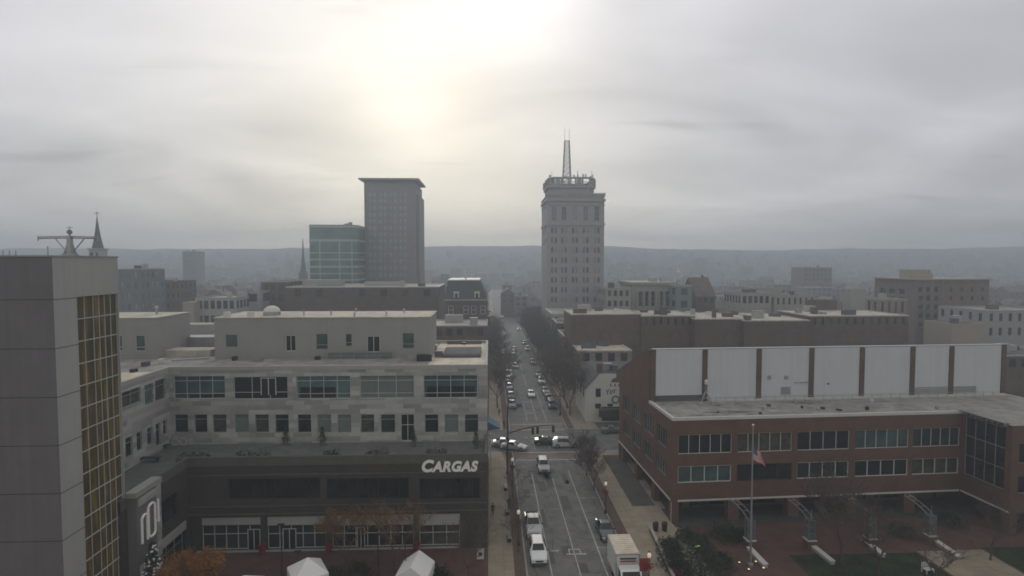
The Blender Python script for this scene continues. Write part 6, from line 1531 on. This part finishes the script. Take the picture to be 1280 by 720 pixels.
# ------------------------------------------------------------------ sky, sun
sd = ray(560, 75).normalized()
el = math.asin(sd.z); az = math.atan2(sd.x, sd.y)
w = bpy.data.worlds.new('World'); S.world = w; w.use_nodes = True; nt = w.node_tree; N = nt.nodes; L = nt.links; N.clear()
outw = N.new('ShaderNodeOutputWorld'); bg = N.new('ShaderNodeBackground'); bg.inputs['Strength'].default_value = .1
sky = N.new('ShaderNodeTexSky'); sky.sky_type = 'NISHITA'; sky.sun_disc = False; sky.sun_elevation = el; sky.sun_rotation = az
tc = N.new('ShaderNodeTexCoord'); sp = N.new('ShaderNodeSeparateXYZ'); L.new(tc.outputs['Generated'], sp.inputs[0])
def mth(op, a, b=None, clamp=False):
    n = N.new('ShaderNodeMath'); n.operation = op; n.use_clamp = clamp
    for i, v in enumerate((a, b)):
        if v is None: continue
        if isinstance(v, (int, float)): n.inputs[i].default_value = v
        else: L.new(v, n.inputs[i])
    return n.outputs[0]
def lobe(px, py, k):
    d = ray(px, py).normalized(); n = N.new('ShaderNodeVectorMath'); n.operation = 'DOT_PRODUCT'; L.new(tc.outputs['Generated'], n.inputs[0]); n.inputs[1].default_value = d
    return mth('POWER', mth('MAXIMUM', n.outputs['Value'], 0), k)
zc = mth('MAXIMUM', sp.outputs['Z'], 0)
den = mth('ADD', zc, .16)
cv = N.new('ShaderNodeCombineXYZ'); L.new(mth('DIVIDE', sp.outputs['X'], den), cv.inputs[0]); L.new(mth('DIVIDE', sp.outputs['Y'], den), cv.inputs[1])
def cloud(scale, sx, sy, det, loc, rough=.55, dist=.6):
    mp = N.new('ShaderNodeMapping'); mp.inputs['Scale'].default_value = (sx, sy, 1); mp.inputs['Location'].default_value = (loc, loc * .7, 0); L.new(cv.outputs[0], mp.inputs['Vector'])
    n = N.new('ShaderNodeTexNoise'); n.inputs['Scale'].default_value = scale; n.inputs['Detail'].default_value = det; n.inputs['Roughness'].default_value = rough; n.inputs['Distortion'].default_value = dist
    L.new(mp.outputs['Vector'], n.inputs['Vector']); return n.outputs['Fac']
c1 = cloud(.75, .9, 1.1, 4, 3.1, .45, 1.0); c2 = cloud(1.1, .7, 1.9, 5, 7.7, .5, .8); c3 = cloud(1.5, .55, 2.0, 6, 15.3, .5, .5)
wisp = mth('MULTIPLY', mth('MAXIMUM', mth('SUBTRACT', c3, .60), 0), -.9)
bright = mth('ADD', mth('ADD', mth('MULTIPLY', mth('SUBTRACT', c1, .5), .52), mth('MULTIPLY', mth('SUBTRACT', c2, .5), .14)), wisp)
L1 = lobe(508, 140, 260); L2 = lobe(665, -30, 230); L3 = lobe(500, 140, 13); L4 = lobe(660, -60, 16)
lum = mth('ADD', mth('ADD', mth('MULTIPLY', L1, .17), mth('MULTIPLY', L2, .26)), mth('ADD', mth('ADD', mth('MULTIPLY', L3, .24), mth('MULTIPLY', L4, .12)), .455))
lum = mth('ADD', lum, mth('MULTIPLY', bright, .95))
lum = mth('MULTIPLY', lum, mth('ADD', .86, mth('MULTIPLY', mth('MULTIPLY', zc, 4.2, True), .16)))
low = mth('MULTIPLY', mth('POWER', 2.718, mth('MULTIPLY', zc, -5.0)), lobe(520, 250, 5))
# cloud tint: bluish grey away from the light, warm near it
mixc = N.new('ShaderNodeMix'); mixc.data_type = 'RGBA'; mixc.inputs[6].default_value = (.975, .955, 1.035, 1); mixc.inputs[7].default_value = (1.06, .995, .86, 1)
mixd = N.new('ShaderNodeMix'); mixd.data_type = 'RGBA'; mixd.inputs[6].default_value = (1.02, .99, .92, 1); mixd.inputs[7].default_value = (.98, .965, 1.025, 1)
L.new(mth('ADD', mth('MULTIPLY', sp.outputs['Y'], 1.2), .2, True), mixd.inputs[0]); L.new(mixd.outputs[2], mixc.inputs[6])
L.new(mth('ADD', mth('ADD', mth('MULTIPLY', L1, .35), mth('MULTIPLY', L3, .65)), mth('MULTIPLY', low, .9), True), mixc.inputs[0])
cc = N.new('ShaderNodeVectorMath'); cc.operation = 'SCALE'; L.new(mixc.outputs[2], cc.inputs[0]); L.new(mth('MULTIPLY', lum, 10.0), cc.inputs['Scale'])
mixs = N.new('ShaderNodeMix'); mixs.data_type = 'RGBA'; mixs.inputs[0].default_value = .95; L.new(sky.outputs['Color'], mixs.inputs[6]); L.new(cc.outputs[0], mixs.inputs[7])
L.new(mixs.outputs[2], bg.inputs['Color']); L.new(bg.outputs[0], outw.inputs['Surface'])
sl = bpy.data.lights.new('sun', 'SUN'); sl.energy = .7; sl.angle = R(14); sl.color = (1, .95, .86); so = bpy.data.objects.new('sun', sl); COL.objects.link(so)
so.rotation_euler = (-sd).to_track_quat('-Z', 'Y').to_euler(); so.location = (0, 0, 120)

S.view_settings.view_transform = 'Standard'; S.view_settings.look = 'None'; S.view_settings.exposure = .42; S.view_settings.gamma = 1
S.render.engine = 'CYCLES'; c = S.cycles
c.use_denoising = True
try: c.denoiser = 'OPENIMAGEDENOISE'
except Exception: pass
c.filter_width = 1.7; c.max_bounces = 4; c.diffuse_bounces = 2; c.glossy_bounces = 2; c.volume_bounces = 1; c.transparent_max_bounces = 4; c.caustics_reflective = False; c.caustics_refractive = False
